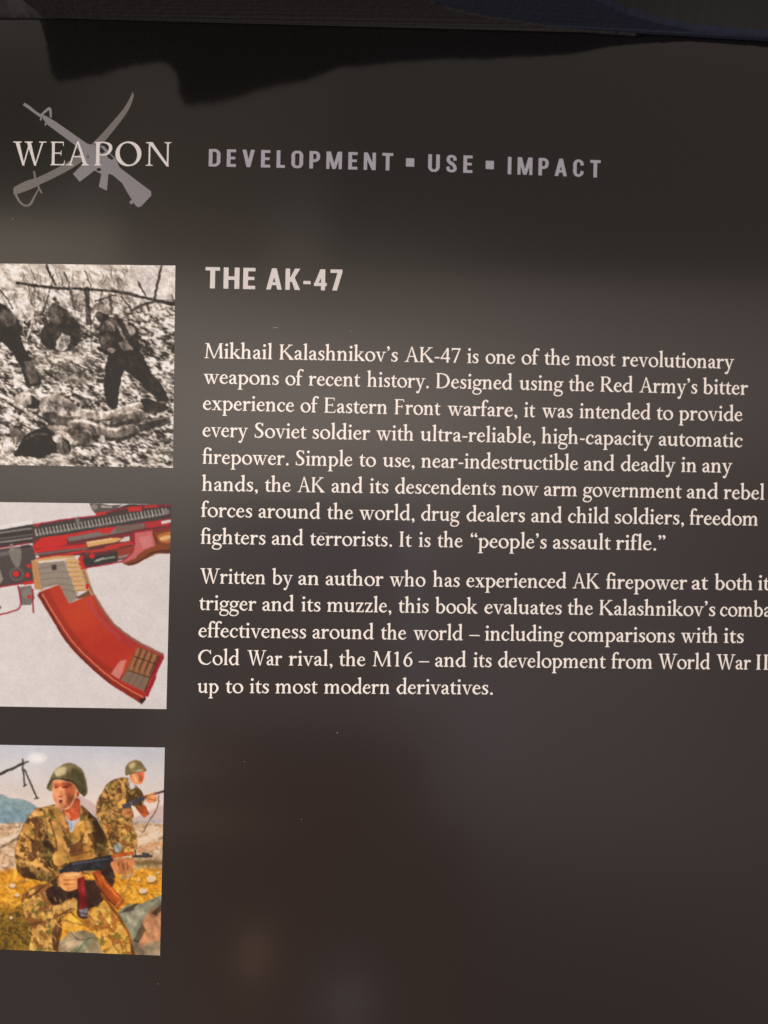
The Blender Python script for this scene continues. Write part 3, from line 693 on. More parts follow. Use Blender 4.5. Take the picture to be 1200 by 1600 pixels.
    # man stepping right
    k.poly([(640, 400), (720, 385), (820, 425), (865, 520), (872, 610), (790, 650), (700, 610), (632, 570), (618, 480)], (50, 40, 33), smooth=True, blur=2)
    k.poly([(650, 400), (720, 392), (740, 440), (690, 470), (640, 450)], (150, 136, 121), .55, 3, True); k.line([(660, 405), (700, 430), (720, 470)], 8, (206, 194, 178), .7, 2); k.poly([(760, 400), (820, 420), (850, 480), (820, 500), (790, 440)], (186, 172, 156), .6, 2)
    k.line([(740, 440), (780, 520), (830, 590)], 14, (160, 146, 130), .7); k.poly([(740, 540), (800, 530), (812, 580), (770, 600)], (140, 126, 112), .8, 2); k.line([(800, 420), (850, 450), (862, 500)], 16, Dk, .9)
    k.oval(640, 372, 40, 40, (74, 60, 50)); k.poly([(582, 342), (590, 305), (630, 290), (672, 310), (680, 355), (640, 345)], (132, 118, 104), smooth=True); k.line([(585, 342), (630, 345), (678, 362)], 9, (190, 178, 162), .9)
    k.poly([(625, 470), (660, 460), (690, 540), (690, 590), (640, 580)], (92, 78, 66), .9, 2, True); k.oval(694, 592, 24, 20, (196, 180, 162), .9); k.oval(668, 632, 30, 18, (150, 134, 118), .9, rot=.6); k.line([(608, 572), (650, 596), (690, 612)], 22, Dk)
    k.poly([(690, 610), (800, 640), (765, 740), (742, 860), (732, 940), (680, 944), (652, 850), (655, 740)], Dk, smooth=True)
    k.poly([(720, 620), (872, 600), (925, 700), (1005, 800), (1055, 905), (985, 895), (890, 800), (785, 715)], (44, 34, 27), smooth=True)
    k.line([(690, 700), (700, 780), (690, 880)], 12, (84, 70, 58), .5, 2); k.line([(860, 660), (930, 760), (1000, 850)], 10, (84, 70, 58), .5, 2); k.poly([(885, 895), (960, 905), (1055, 942), (1005, 975), (905, 962)], (48, 38, 30), smooth=True)
    # resting men on the slope
    k.poly([(240, 1000), (380, 1050), (520, 1040), (700, 1050), (900, 990), (900, 1030), (700, 1075), (420, 1080), (240, 1060)], (58, 47, 39), .8, 4, True)
    k.line([(500, 985, 58), (590, 1000, 72), (690, 1000, 54), (790, 962, 62), (890, 930, 36)], 60, (156, 141, 125), 1, 2); k.line([(510, 962), (590, 972), (680, 976), (790, 938), (880, 918)], 16, (206, 192, 176), .8, 3); k.line([(540, 1018), (640, 1030), (720, 1010)], 16, (66, 54, 45), .8, 3); k.line([(690, 1040, 20), (780, 1000, 50), (850, 985, 44), (930, 1000, 20)], 40, (118, 103, 90), .95, 2); k.line([(770, 985), (850, 968)], 12, (180, 165, 148), .8, 3)
    k.poly([(245, 905), (290, 880), (350, 868), (420, 892), (470, 930), (508, 985), (500, 1030), (430, 1046), (380, 1052), (310, 1030), (262, 1000)], (172, 156, 139), 1, 2, True); k.poly([(262, 985), (330, 975), (400, 1005), (500, 1005), (480, 1040), (380, 1054), (300, 1036)], (74, 61, 51), .85, 4, True); k.line([(300, 905), (370, 930), (450, 960)], 14, (96, 82, 70), .7, 3); k.line([(280, 925), (340, 960), (420, 985)], 10, (216, 202, 186), .7, 3); k.line([(395, 890), (400, 940), (440, 1000)], 8, (84, 70, 59), .7, 2)
    k.oval(205, 912, 46, 44, Dk, 1, 2); k.poly([(90, 880), (160, 850), (200, 900), (150, 950)], (176, 160, 142), .8, 3, True); k.line([(150, 860), (210, 872), (250, 900)], 10, (196, 182, 166), .8, 2)
    k.line([(420, 1060, 40), (520, 1072, 92), (620, 1092, 84), (720, 1116, 62), (800, 1098, 70), (870, 1078, 44)], 80, (122, 107, 93), 1, 2); k.line([(440, 1034), (520, 1030), (600, 1052), (700, 1084), (800, 1066)], 18, (200, 186, 169), .8, 3); k.line([(540, 1120), (640, 1138), (740, 1148), (850, 1116)], 22, (52, 42, 34), .9, 3); k.line([(560, 1050), (600, 1100), (610, 1130)], 10, (66, 54, 45), .7, 2); k.line([(700, 1090), (720, 1130)], 8, (70, 58, 48), .7, 2)
    k.line([(868, 1080, 50), (950, 1044, 62), (1010, 1036, 56), (1066, 1022, 40)], 60, (58, 47, 39), 1, 2); k.line([(890, 1050), (960, 1022), (1040, 1012)], 9, (128, 113, 99), .7, 3)
    k.poly([(85, 1250), (120, 1180), (150, 1130), (260, 1075), (380, 1090), (440, 1190), (420, 1240), (340, 1230), (260, 1262), (160, 1252)], Dk, 1, 2, True); k.poly([(300, 1060), (420, 1070), (500, 1140), (470, 1172), (420, 1150), (340, 1110)], (166, 150, 133), .95, 2, True); k.line([(330, 1080), (420, 1100), (480, 1150)], 9, (92, 78, 66), .7, 2); k.line([(150, 1150), (240, 1110), (300, 1120)], 12, (104, 90, 78), .7, 3)
    k.poly([(326, 1130), (352, 1112), (380, 1128), (384, 1160), (350, 1168)], (226, 212, 195), .95, 2, True); k.poly([(370, 1130), (420, 1180), (436, 1250), (380, 1240), (350, 1200)], (150, 135, 118), .85, 3, True); k.line([(390, 1160), (410, 1235)], 8, (80, 67, 56), .8, 2); k.poly([(60, 1100), (110, 1075), (150, 1130), (90, 1180)], (104, 90, 77), .9, 2, True); k.poly([(430, 1080), (560, 1080), (590, 1150), (520, 1180), (440, 1130)], (82, 68, 57), .85, 3, True); k.line([(450, 1092), (540, 1092), (580, 1130)], 8, (170, 154, 138), .7, 2)
    for i in range(5): k.line([(10+i*22, 1130), (28+i*16, 1180), (30+i*14, 1215)], 12, (206, 192, 175), .8)
    k.line([(-30, 850), (130, 948), (300, 1056)], 36, Dk); k.line([(-30, 850), (130, 945), (200, 995), (300, 1052, 12)], 27, (206, 193, 177)); k.line([(0, 880), (130, 962)], 7, (120, 104, 90))
    k.oval(640, 1145, 18, 24, (222, 210, 194), .9)
    g = k.a.mean(-1, keepdims=True); k.a = .35*k.a+.65*g*np.array([1.015, 1.0, .97])
    k.a = np.clip((k.a-118)*1.34+124, 18, 252)
    return k.finish(4, 20, .22, [(44, .5, 1.5, .5), (13, .7, 1.6, .4), (7, .8, 1.4, .6)], 2, 70)

def picture_two():                                  # cut-away drawing of a rifle
    k = Canvas((0, 760), 4.0, -50, 776, 280, 1116); k.a[:] = (226, 222, 219)
    CR, RD, OR = (158, 24, 42), (204, 36, 34), (186, 50, 31); DG, GY = (58, 53, 53), (128, 120, 113)
    k.poly([(-200, 292), (0, 262), (208, 222), (214, 352), (-200, 412)], (50, 47, 48)); k.line([(-200, 280), (0, 258), (206, 222)], 26, (240, 236, 232)); k.line([(-200, 315), (0, 290), (200, 262)], 11, (135, 130, 128)); k.line([(-200, 352), (0, 328), (205, 300)], 13, (92, 86, 84)); k.line([(0, 350), (205, 322)], 9, (160, 152, 148))
    k.poly([(210, 238), (420, 204), (600, 186), (700, 150), (860, 122), (1100, 112), (1100, 420), (960, 420), (840, 440), (520, 512), (500, 430), (250, 450), (205, 370)], (96, 46, 46))
    k.poly([(214, 246), (480, 200), (640, 180), (1100, 118), (1100, 190), (216, 330)], (60, 54, 54)); k.poly([(560, 104), (625, 106), (690, 118), (770, 112), (700, 150), (600, 172), (570, 140)], (86, 80, 78)); k.line([(630, 125), (700, 130)], 12, (180, 174, 168)); k.oval(590, 128, 22, 18, (140, 132, 124))
    k.poly([(690, 150), (800, 112), (1100, 108), (1100, 128), (880, 140), (700, 168)], (52, 46, 48)); k.line([(210, 240), (420, 206), (600, 184), (690, 156), (850, 128), (1100, 118)], 9, CR); k.line([(600, 175), (660, 166)], 20, RD); k.line([(800, 145), (886, 138)], 30, RD); k.line([(900, 128), (985, 124)], 16, RD)
    k.line([(216, 302), (600, 246), (1040, 168)], 15, (112, 108, 103))
    for i in range(38):
        x = 220+i*22.0; y = 288-(x-220)*.165; k.line([(x, y-21), (x+12, y+22)], 7.5, (176, 176, 166) if i % 3 else (205, 203, 194))
    k.oval(1040, 158, 20, 18, (130, 120, 112)); k.line([(214, 344), (520, 292), (720, 258), (1100, 196)], 8, CR); k.poly([(470, 196), (490, 190), (502, 236), (478, 240)], (122, 116, 110)); k.line([(220, 250), (240, 238)], 16, RD)
    k.poly([(188, 386), (262, 318), (420, 300), (600, 268), (720, 256), (735, 290), (600, 290), (560, 296), (416, 330), (420, 368), (300, 388)], RD); k.poly([(420, 318), (590, 288), (740, 262), (900, 230), (905, 260), (740, 292), (590, 318), (430, 345)], (124, 114, 110)); k.poly([(610, 262), (720, 252), (690, 292), (640, 296)], RD); k.poly([(905, 228), (1000, 212), (1060, 224), (1060, 244), (910, 262)], (180, 40, 50)); k.line([(1010, 226), (1075, 214)], 18, (232, 226, 220)); k.poly([(720, 250), (880, 230), (900, 262), (730, 286)], (118, 96, 88))
    k.line([(188, 392), (300, 388), (540, 350), (820, 300), (1100, 250)], 9, CR); k.line([(136, 418), (330, 392), (540, 372)], 22, RD); k.line([(140, 438), (330, 412), (545, 386)], 13, (112, 100, 98)); k.line([(230, 452), (420, 425), (560, 398)], 14, RD); k.line([(660, 385), (830, 350)], 24, (196, 46, 42)); k.line([(560, 410), (740, 380)], 18, (192, 50, 44)); k.line([(830, 300), (822, 350)], 10, CR)
    k.poly([(538, 348), (690, 322), (730, 322), (775, 326), (730, 345), (700, 352), (548, 380)], (222, 176, 108)); k.line([(545, 352), (700, 328)], 6, (246, 214, 160)); k.poly([(775, 318), (812, 312), (812, 340), (740, 350)], (222, 214, 208)); k.line([(540, 395), (546, 425)], 18, (120, 70, 60))
    k.poly([(520, 448), (735, 408), (735, 470), (520, 512)], (50, 48, 50)); k.line([(590, 470), (640, 455), (720, 440)], 12, (136, 150, 132)); k.line([(600, 462), (650, 448)], 6, (200, 206, 196)); k.poly([(735, 392), (840, 372), (828, 415), (735, 440)], (150, 56, 42)); k.line([(740, 445), (830, 425)], 16, (150, 140, 132)); k.line([(520, 512), (640, 492), (760, 470)], 9, CR); k.oval(575, 436, 18, 16, RD); k.poly([(490, 446), (525, 430), (520, 470), (545, 520), (510, 530), (490, 490)], RD)
    k.poly([(838, 288), (952, 270), (972, 375), (900, 400), (850, 440), (792, 492), (758, 474), (828, 408)], (204, 104, 104)); k.line([(838, 288), (832, 400), (760, 472)], 9, CR); k.line([(838, 288), (952, 270)], 9, CR); k.poly([(870, 320), (940, 300), (955, 370), (890, 390)], (216, 136, 132), .7, 4)
    k.poly([(955, 288), (1100, 258), (1100, 405), (1040, 410), (970, 424), (900, 460), (850, 488), (800, 496), (765, 482), (840, 450), (900, 400), (972, 372)], (134, 64, 26)); k.poly([(985, 305), (1060, 285), (1100, 290), (1100, 345), (1010, 350)], (196, 118, 58), .9, 4, True); k.oval(1035, 322, 40, 14, (240, 196, 140), .9, 3, -.2); k.line([(800, 490), (880, 462), (960, 412), (1100, 398)], 10, (70, 32, 18)); k.line([(955, 290), (985, 360)], 8, (90, 36, 20))
    k.poly([(-200, 420), (0, 390), (200, 366), (232, 470), (240, 596), (0, 630), (-200, 650)], (74, 66, 64)); k.line([(-200, 412), (0, 382), (190, 352)], 8, CR); k.line([(0, 425), (60, 415)], 26, (110, 102, 98)); k.line([(130, 380), (190, 372)], 18, (52, 44, 46))
    k.poly([(62, 392), (128, 388), (132, 450), (118, 505), (96, 505), (60, 430)], (128, 120, 112), smooth=True); k.poly([(60, 360), (80, 356), (84, 400), (62, 405)], (140, 132, 124)); k.oval(104, 548, 46, 44, (96, 90, 88)); k.oval(104, 548, 30, 28, (60, 54, 54)); k.oval(100, 546, 21, 20, RD); k.oval(174, 556, 24, 22, (70, 50, 50)); k.oval(172, 555, 17, 17, RD); k.oval(180, 497, 14, 14, RD)
    k.poly([(-100, 500), (0, 520), (20, 580), (0, 610), (-100, 620)], (150, 140, 128)); k.line([(-200, 655), (0, 628), (120, 608), (232, 598)], 9, CR); k.line([(150, 606), (232, 592)], 22, RD)
    k.poly([(118, 630), (196, 618), (216, 700), (192, 742), (130, 742)], (120, 112, 106)); k.oval(170, 670, 30, 34, (142, 132, 124), .8, 2); k.oval(182, 690, 12, 12, RD); k.line([(204, 640), (206, 720), (210, 792)], 9, CR); k.line([(112, 620), (126, 690), (128, 742), (106, 772), (0, 802), (-200, 850)], 9, CR); k.oval(-2, 758, 8, 10, (60, 50, 50))
    # magazine
    k.poly([(194, 462), (238, 452), (268, 650), (216, 640)], (196, 142, 92)); k.poly([(500, 520), (536, 516), (590, 678), (560, 690)], (190, 150, 112)); k.line([(520, 520), (548, 600), (588, 676)], 6, (120, 90, 70))
    for i in range(7):
        x = 420+i*7.5; y = 470+i*29; k.line([(x-10, y), (x+50, y-3), (x+84+i*3, y+6, 8)], 25, (186, 128, 66)); k.line([(x-10, y-3), (x+50, y-6), (x+76+i*3, y+2, 5)], 15, (222, 182, 124))
    k.line([(220, 466), (340, 446), (470, 440)], 18, (206, 164, 106)); k.line([(236, 470), (420, 450)], 6, (236, 208, 164))
    mg = k.poly([(234, 482), (404, 464), (424, 530), (470, 650), (492, 700), (430, 732), (368, 612), (262, 642)], (152, 140, 126))
    for i in range(5): k.line([(240+i*8, 515+i*34), (330+i*15, 500+i*36), (420+i*18, 490+i*44)], 6, (118, 106, 94), .7)
    k.poly([(322, 492), (352, 488), (354, 520), (326, 524)], (58, 54, 52)); k.poly([(478, 692), (556, 650), (570, 684), (492, 704)], (112, 78, 54)); k.oval(545, 625, 10, 18, RD)
    body = [(244, 662), (370, 614), (430, 732), (562, 682), (592, 680), (650, 780), (720, 870), (850, 968), (1026, 1056), (975, 1170), (915, 1312), (890, 1342), (820, 1302), (700, 1222), (560, 1100), (430, 960), (330, 800)]
    mb = k.poly(body, OR); n = k.noise(160, 1, 1, .8, 5); k.lay(mb*np.clip((n-.35)*1.6, 0, 1), (204, 70, 34), .8); k.lay(mb*np.clip(k.noise(12, 1, 1, 0, 6)-.45, 0, 1), (190, 58, 30), .5)
    k.lay(mb*k.mask([(np.array([(200, 640), (300, 640), (420, 860), (560, 1040), (760, 1180), (930, 1250), (900, 1360), (700, 1260), (430, 1000)]), 1)], 26), (150, 40, 24), .7); k.lay(mb*k.mask([(np.array([(570, 660), (660, 760), (740, 870), (860, 960), (1030, 1040), (1000, 1090), (820, 1000), (690, 900), (600, 780)]), 1)], 18), (170, 52, 40), .55)
    k.line([(548, 705), (600, 800), (680, 880), (760, 960)], 24, (178, 70, 92), .55, 3); k.line([(590, 680), (650, 782), (718, 868), (852, 968), (1022, 1054)], 15, (148, 96, 84)); k.line([(600, 684), (720, 860)], 5, (220, 190, 176), .8)
    k.line([(246, 668), (330, 806), (430, 966), (560, 1104), (700, 1222), (826, 1302), (890, 1342)], 34, (140, 40, 26)); k.line([(262, 672), (345, 808), (446, 962), (572, 1094), (710, 1208), (832, 1284), (895, 1318)], 10, (232, 128, 96), .9); k.line([(244, 664), (322, 806), (420, 966), (552, 1110), (690, 1228)], 6, (70, 26, 20))
    k.poly([(690, 1172), (752, 1088), (790, 1082), (772, 1150), (745, 1205)], (220, 140, 130), .9, 3); k.poly([(738, 900), (850, 985), (830, 1020), (760, 960)], (176, 46, 60), .5, 4); k.line([(770, 1080), (860, 1000)], 14, (196, 50, 50), .8, 2)
    k.poly([(862, 1000), (1000, 1060), (905, 1286), (752, 1214)], (136, 86, 56))
    for i in range(4):
        x = 868+i*34; k.line([(x, 1012+i*13), (x-40, 1110+i*14), (x-56, 1160+i*13)], 19, (166, 112, 72)); k.line([(x+17, 1012+i*15), (x-34, 1130+i*14)], 6, (66, 38, 28))
    k.poly([(802, 1152), (938, 1196), (905, 1286), (752, 1214)], (132, 112, 94), .9, 2); k.line([(800, 1150), (940, 1196)], 6, (74, 46, 36)); k.line([(836, 1060), (975, 1112)], 6, (66, 38, 28))
    for i in range(3): k.line([(835+i*33, 1168+i*10), (790+i*36, 1240+i*14)], 5, (96, 76, 62), .8)
    k.line([(1018, 1062), (1000, 1100), (968, 1168), (962, 1200), (915, 1312)], 22, CR); k.line([(1000, 1060), (900, 1290)], 7, (90, 20, 28)); k.poly([(868, 1330), (908, 1318), (912, 1332), (884, 1362)], (52, 26, 24)); k.line([(752, 1216), (905, 1290)], 10, (196, 48, 40))
    return k.finish(1.6, 20, .05, [(60, .6, 1, .4), (14, .7, 1, .2), (7, .4, 1, 0)], 2, 80)

def picture_three():                                # painting of two soldiers on a dry hillside
    k = Canvas((0, 1150), 3.5567, -50, 1156, 270, 1502); r = random.Random(3)
    t = np.clip((k.Y-50)/400, 0, 1)[..., None]; k.a = (1-t)*np.array([192., 197, 204])+t*np.array([229., 214, 200]); n1, n2, n3 = k.noise(70, 2, 1, 0, 31), k.noise(26, 1.6, 1, .2, 32), k.noise(10, 1.5, 1, .3, 33)
    k.a += ((k.noise(120, 2, 1, .2, 34)-.5)*14)[..., None]
    k.oval(205, 122, 50, 26, (244, 242, 240), .75, 60); k.poly([(240, 460), (330, 360), (430, 330), (560, 400), (650, 470), (780, 440), (940, 380), (940, 540), (240, 540)], (196, 178, 172), .9, 4, True)
    k.poly([(-200, 300), (0, 322), (60, 346), (130, 352), (200, 392), (262, 470), (262, 520), (-200, 520)], (140, 160, 164), 1, 4, True); k.poly([(-200, 400), (0, 420), (90, 400), (200, 470), (200, 520), (-200, 520)], (118, 142, 150), .6, 8, True); k.poly([(480, 460), (600, 420), (700, 470), (940, 470), (940, 520), (480, 520)], (150, 158, 168), .6, 5, True)
    hill = np.clip((k.Y-478-18*(n1-.5))/14, 0, 1); k.lay(hill, (198, 172, 142)); k.lay(hill*np.clip((n2-.5)*4, 0, 1), (226, 210, 190), .7); k.lay(hill*np.clip((n3-.55)*4, 0, 1), (140, 112, 84), .6)
    k.line([(-40, 600), (80, 560), (200, 520)], 26, (228, 216, 200), .7, 5); k.line([(760, 590), (850, 560), (930, 520)], 40, (232, 216, 196), .8, 6); k.line([(770, 640), (850, 610), (930, 590)], 30, (196, 150, 110), .7, 6); k.line([(-40, 640), (60, 590), (130, 540)], 14, (96, 80, 62), .7, 3)
    g = np.clip((k.Y-735-30*(n1-.5))/26, 0, 1); k.lay(g, (206, 152, 62)); k.lay(g*np.clip((n2-.48)*4, 0, 1), (226, 182, 90), .7); k.lay(g*np.clip((n3-.52)*4, 0, 1), (150, 100, 40), .55)
    b = np.clip((k.Y-930-60*(n1-.5))/80, 0, 1)*np.clip((330-k.X)/80, 0, 1); k.lay(b, (112, 90, 42), .9); k.lay(b*np.clip((n3-.5)*4, 0, 1), (70, 60, 28), .8); k.lay(np.clip(1-np.abs(k.Y-705)/36, 0, 1)*np.clip((k.X-640)/80, 0, 1), (96, 82, 48), .8)
    for i in range(60):
        x, y = r.uniform(-80, 250), r.uniform(960, 1190); l = r.uniform(20, 60); k.line([(x, y), (x+r.uniform(-12, 12), y-l)], 4, r.choice([(150, 122, 58), (64, 58, 30), (176, 140, 66)]), .6)
    for x, y, s in ((70, 830, 18), (95, 885, 14), (842, 795, 26), (795, 860, 22), (880, 760, 10), (30, 720, 14), (150, 800, 9), (770, 800, 9), (60, 1010, 10)): k.oval(x, y+s*.5, s*1.2, s*.6, (96, 70, 44), .7, 2); k.oval(x, y, s, s*.7, (226, 206, 184), .9, 2)
    f = .8*(k.noise(44, 1, 1.6, .5, 51)-.5)+.7*(k.noise(18, 1, 2.2, -.5, 52)-.5); k.fold = (f*.34)[..., None]; k.lift = (f*8)[..., None]
    k.strokes(None, 90, (-60, 760, 920, 1180), .1, 60, 8, [(170, 120, 48), (232, 190, 104), (140, 98, 44), (214, 164, 76)], .45, 17); k.strokes(None, 40, (-60, 490, 920, 700), -.2, 80, 9, [(222, 204, 184), (160, 132, 104), (206, 180, 150)], .4, 18)
    # rocks
    k.poly([(630, 1000), (700, 940), (790, 930), (900, 880), (900, 1230), (700, 1230)], (128, 130, 112), 1, 2); k.poly([(800, 1010), (900, 950), (900, 1120), (830, 1150), (770, 1200)], (182, 134, 100), .9, 4, True); k.poly([(690, 960), (770, 925), (740, 970), (660, 985)], (62, 56, 46), .9, 2); k.poly([(790, 1040), (810, 1080), (770, 1150), (740, 1140)], (72, 62, 46), .8, 3); k.poly([(700, 1000), (830, 930), (880, 910), (800, 1010), (730, 1080)], (158, 156, 134), .8, 4); k.poly([(840, 985), (895, 930), (900, 960), (870, 1000)], (74, 66, 54), .8, 3); k.poly([(750, 1190), (830, 1150), (900, 1140), (900, 1230), (750, 1230)], (150, 134, 112), .9, 3)
    k.poly([(326, 1150), (380, 1090), (470, 1080), (560, 1110), (610, 1230), (326, 1230)], (152, 138, 112), 1, 2); k.poly([(400, 1200), (480, 1110), (510, 1120), (470, 1200)], (140, 150, 122), .9, 3); k.poly([(340, 1160), (420, 1130), (460, 1150), (380, 1200)], (186, 168, 138), .8, 3); k.line([(390, 1090), (440, 1130), (520, 1120)], 6, (84, 70, 52), .8); k.line([(420, 1205), (500, 1115)], 5, (90, 80, 60), .8)
    k.poly([(345, 1065), (385, 972), (470, 1040), (455, 1058)], (222, 174, 84)); k.line([(385, 975), (465, 1042)], 6, (120, 84, 40))
    CAM = [(168, 130, 74), (108, 100, 54), (212, 172, 110), (92, 64, 38)]; LEG = [(184, 146, 84), (112, 104, 56), (214, 174, 110), (124, 84, 48)]
    # rear soldier
    m = k.poly([(552, 440), (700, 470), (760, 555), (748, 640), (700, 668), (620, 655), (596, 580)], (0, 0, 0), smooth=True); k.camo(m, LEG, 40, 26); k.shade(k.mask([(np.array([(600, 560), (640, 470), (670, 560), (640, 660)]), 1)], 8), .7)
    k.oval(655, 622, 22, 28, (150, 170, 172), .8, 3)
    m = k.poly([(615, 252), (700, 232), (765, 285), (800, 340), (780, 400), (725, 385), (742, 450), (700, 490), (560, 478), (534, 398), (568, 310)], (0, 0, 0), smooth=True); k.camo(m, [(168, 130, 76), (108, 100, 56), (206, 164, 104), (96, 70, 44)], 44, 24)
    k.shade(m*k.mask([(np.array([(700, 250), (790, 300), (800, 400), (700, 480), (640, 400)]), 1)], 14), .72); k.line([(680, 250), (690, 320), (680, 400)], 22, (176, 136, 88), .8, 2); k.line([(600, 330), (610, 400), (680, 430)], 8, (66, 44, 26), .7, 3); k.poly([(650, 370), (700, 350), (700, 400), (660, 400)], (190, 146, 84), .9, 2)
    k.poly([(712, 240), (758, 250), (750, 290), (722, 300)], (190, 196, 204), .8, 2); k.poly([(722, 212), (760, 200), (800, 196), (804, 232), (788, 262), (752, 268), (730, 250)], (206, 136, 98), smooth=True); k.poly([(768, 205), (800, 198), (800, 230), (790, 258), (770, 240)], (158, 84, 60), .7, 4); k.line([(740, 212), (752, 240), (770, 264)], 5, (222, 200, 170), .8)
    k.poly([(696, 218), (700, 172), (728, 140), (775, 138), (806, 175), (814, 190), (776, 188), (742, 206), (716, 214)], (124, 112, 82), smooth=True); k.oval(735, 165, 20, 14, (172, 164, 122), .8, 4, -.5); k.line([(700, 218), (745, 206), (812, 190)], 5, (60, 52, 34), .8)
    k.line([(680, 395), (740, 368), (800, 345)], 26, (62, 62, 74)); k.line([(795, 348), (915, 305)], 11, (54, 50, 52)); k.line([(800, 340), (870, 318)], 12, (150, 86, 50)); k.poly([(755, 398), (800, 380), (832, 430), (800, 456)], (146, 78, 44)); k.oval(706, 426, 32, 24, (206, 146, 98)); k.oval(842, 350, 32, 22, (206, 146, 102)); k.line([(826, 345), (864, 360)], 5, (130, 74, 50)); k.line([(690, 432), (730, 424)], 4, (140, 84, 54)); k.line([(882, 330), (874, 400), (830, 470), (796, 530)], 6, (110, 84, 58))
    rs = k.mask([(np.array([(615, 252), (700, 232), (765, 285), (800, 340), (742, 450), (755, 555), (740, 650), (620, 650), (560, 478), (534, 398), (568, 310)]), 1)], 3); k.strokes(rs, 46, (540, 240, 780, 650), 1.2, 40, 7, [(74, 54, 32), (64, 50, 30)], .5, 15); k.strokes(rs, 40, (540, 240, 720, 650), 1.1, 36, 6, [(220, 186, 128), (196, 162, 104)], .5, 16)
    # front soldier: legs, jacket, arms
    m = k.poly([(128, 880), (280, 815), (440, 850), (440, 950), (360, 1000), (320, 1080), (300, 1230), (165, 1230), (176, 1090), (140, 1010)], (0, 0, 0), smooth=True); k.camo(m, LEG, 50, 40)
    m = k.poly([(486, 980), (560, 935), (620, 950), (690, 1050), (745, 1230), (590, 1230), (540, 1120), (470, 1040)], (0, 0, 0), smooth=True); k.camo(m, [(208, 162, 84), (112, 106, 54), (224, 184, 110), (150, 100, 52)], 54, 36)
    k.poly([(290, 1070), (340, 1000), (345, 1080), (320, 1200), (290, 1190)], (70, 46, 30), .85, 4); k.poly([(260, 850), (430, 800), (530, 800), (640, 800), (560, 930), (500, 960), (480, 1015), (430, 1000), (420, 900), (300, 940)], (48, 34, 30), .95, 4, True); k.line([(160, 1050), (280, 1020), (400, 960)], 12, (88, 60, 36), .8, 2); k.line([(150, 860), (158, 900), (250, 830)], 9, (60, 44, 28), .8)
    m = k.poly([(200, 405), (300, 383), (355, 430), (395, 545), (440, 470), (452, 385), (530, 452), (592, 560), (618, 690), (640, 790), (560, 760), (420, 770), (330, 800), (230, 790), (180, 640)], (0, 0, 0)); k.camo(m, CAM, 60, 42)
    k.shade(m*k.mask([(np.array([(470, 400), (560, 480), (640, 800), (540, 760), (520, 560)]), 1)], 20), .55); k.shade(m*k.mask([(np.array([(215, 560), (250, 500), (300, 620), (300, 760), (220, 700)]), 1)], 14), .6)
    m = k.poly([(200, 402), (250, 430), (256, 540), (216, 640), (240, 700), (345, 775), (335, 835), (240, 805), (130, 782), (92, 735), (88, 620), (130, 498)], (0, 0, 0), smooth=True); k.camo(m, [(172, 132, 76), (108, 102, 54), (214, 170, 106), (92, 64, 40)], 66, 38); k.shade(m*k.mask([(np.array([(110, 700), (240, 740), (340, 800), (330, 840), (130, 800)]), 1)], 12), .65)
    for p in ([(130, 540), (170, 570), (200, 610)], [(110, 640), (160, 650), (210, 680)], [(190, 450), (215, 500), (225, 560)], [(240, 720), (280, 745), (310, 790)]): k.line(p, 10, (70, 46, 28), .7, 3)
    jk = k.mask([(np.array([(200, 405), (300, 383), (355, 430), (395, 545), (440, 470), (452, 385), (530, 452), (592, 560), (618, 690), (640, 790), (420, 770), (335, 835), (130, 782), (92, 735), (88, 620), (130, 498)]), 1)], 3)
    k.strokes(jk, 46, (90, 400, 620, 820), 1.15, 60, 8, [(66, 46, 28), (84, 62, 36), (54, 40, 26)], .5, 11); k.strokes(jk, 70, (90, 400, 500, 820), 1.0, 46, 8, [(224, 190, 132), (206, 170, 112), (170, 150, 92)], .5, 12)
    lg = k.mask([(np.array([(128, 880), (280, 815), (440, 850), (600, 940), (690, 1050), (745, 1230), (590, 1230), (480, 1020), (320, 1080), (300, 1230), (165, 1230)]), 1)], 3)
    k.strokes(lg, 50, (130, 850, 740, 1220), 1.3, 60, 9, [(104, 72, 40), (92, 84, 42)], .5, 13); k.strokes(lg, 60, (130, 850, 740, 1220), 1.1, 50, 8, [(238, 206, 142), (222, 180, 106)], .5, 14)
    k.line([(300, 470), (330, 560), (345, 690)], 40, (182, 142, 88), .95, 2); k.line([(276, 470), (306, 560), (318, 650)], 7, (76, 50, 30), .8); k.poly([(300, 650), (360, 640), (366, 700), (330, 722), (298, 706)], (186, 146, 86), .95, 2, True); k.poly([(380, 640), (500, 610), (520, 670), (380, 716)], (160, 118, 66), .95, 2); k.line([(380, 668), (510, 640)], 7, (84, 56, 32), .8, 2); k.poly([(385, 610), (440, 590), (470, 640), (390, 660)], (96, 62, 40), .8, 3)
    k.poly([(385, 545), (460, 480), (490, 480), (470, 540), (420, 580)], (176, 134, 70), .9, 3); k.poly([(366, 450), (420, 455), (402, 535), (382, 505)], (208, 216, 226)); k.line([(375, 470), (395, 520)], 5, (120, 136, 170)); k.line([(392, 462), (398, 512)], 4, (130, 146, 178)); k.poly([(300, 390), (350, 425), (380, 520), (340, 500), (300, 440)], (190, 146, 88), .8, 4)
    k.poly([(352, 400), (436, 345), (446, 430), (425, 462), (388, 468), (355, 430)], (164, 84, 56), smooth=True); k.poly([(356, 410), (384, 430), (390, 465), (362, 445)], (220, 140, 98), .9, 3)
    k.poly([(288, 262), (330, 245), (408, 262), (428, 305), (420, 352), (386, 402), (342, 412), (312, 384), (294, 330)], (208, 146, 108), smooth=True); k.poly([(352, 262), (412, 268), (426, 310), (416, 352), (380, 404), (356, 400), (372, 350), (362, 310)], (158, 86, 58), .75, 9, True); k.poly([(296, 262), (400, 262), (396, 285), (300, 285)], (136, 70, 48), .75, 5)
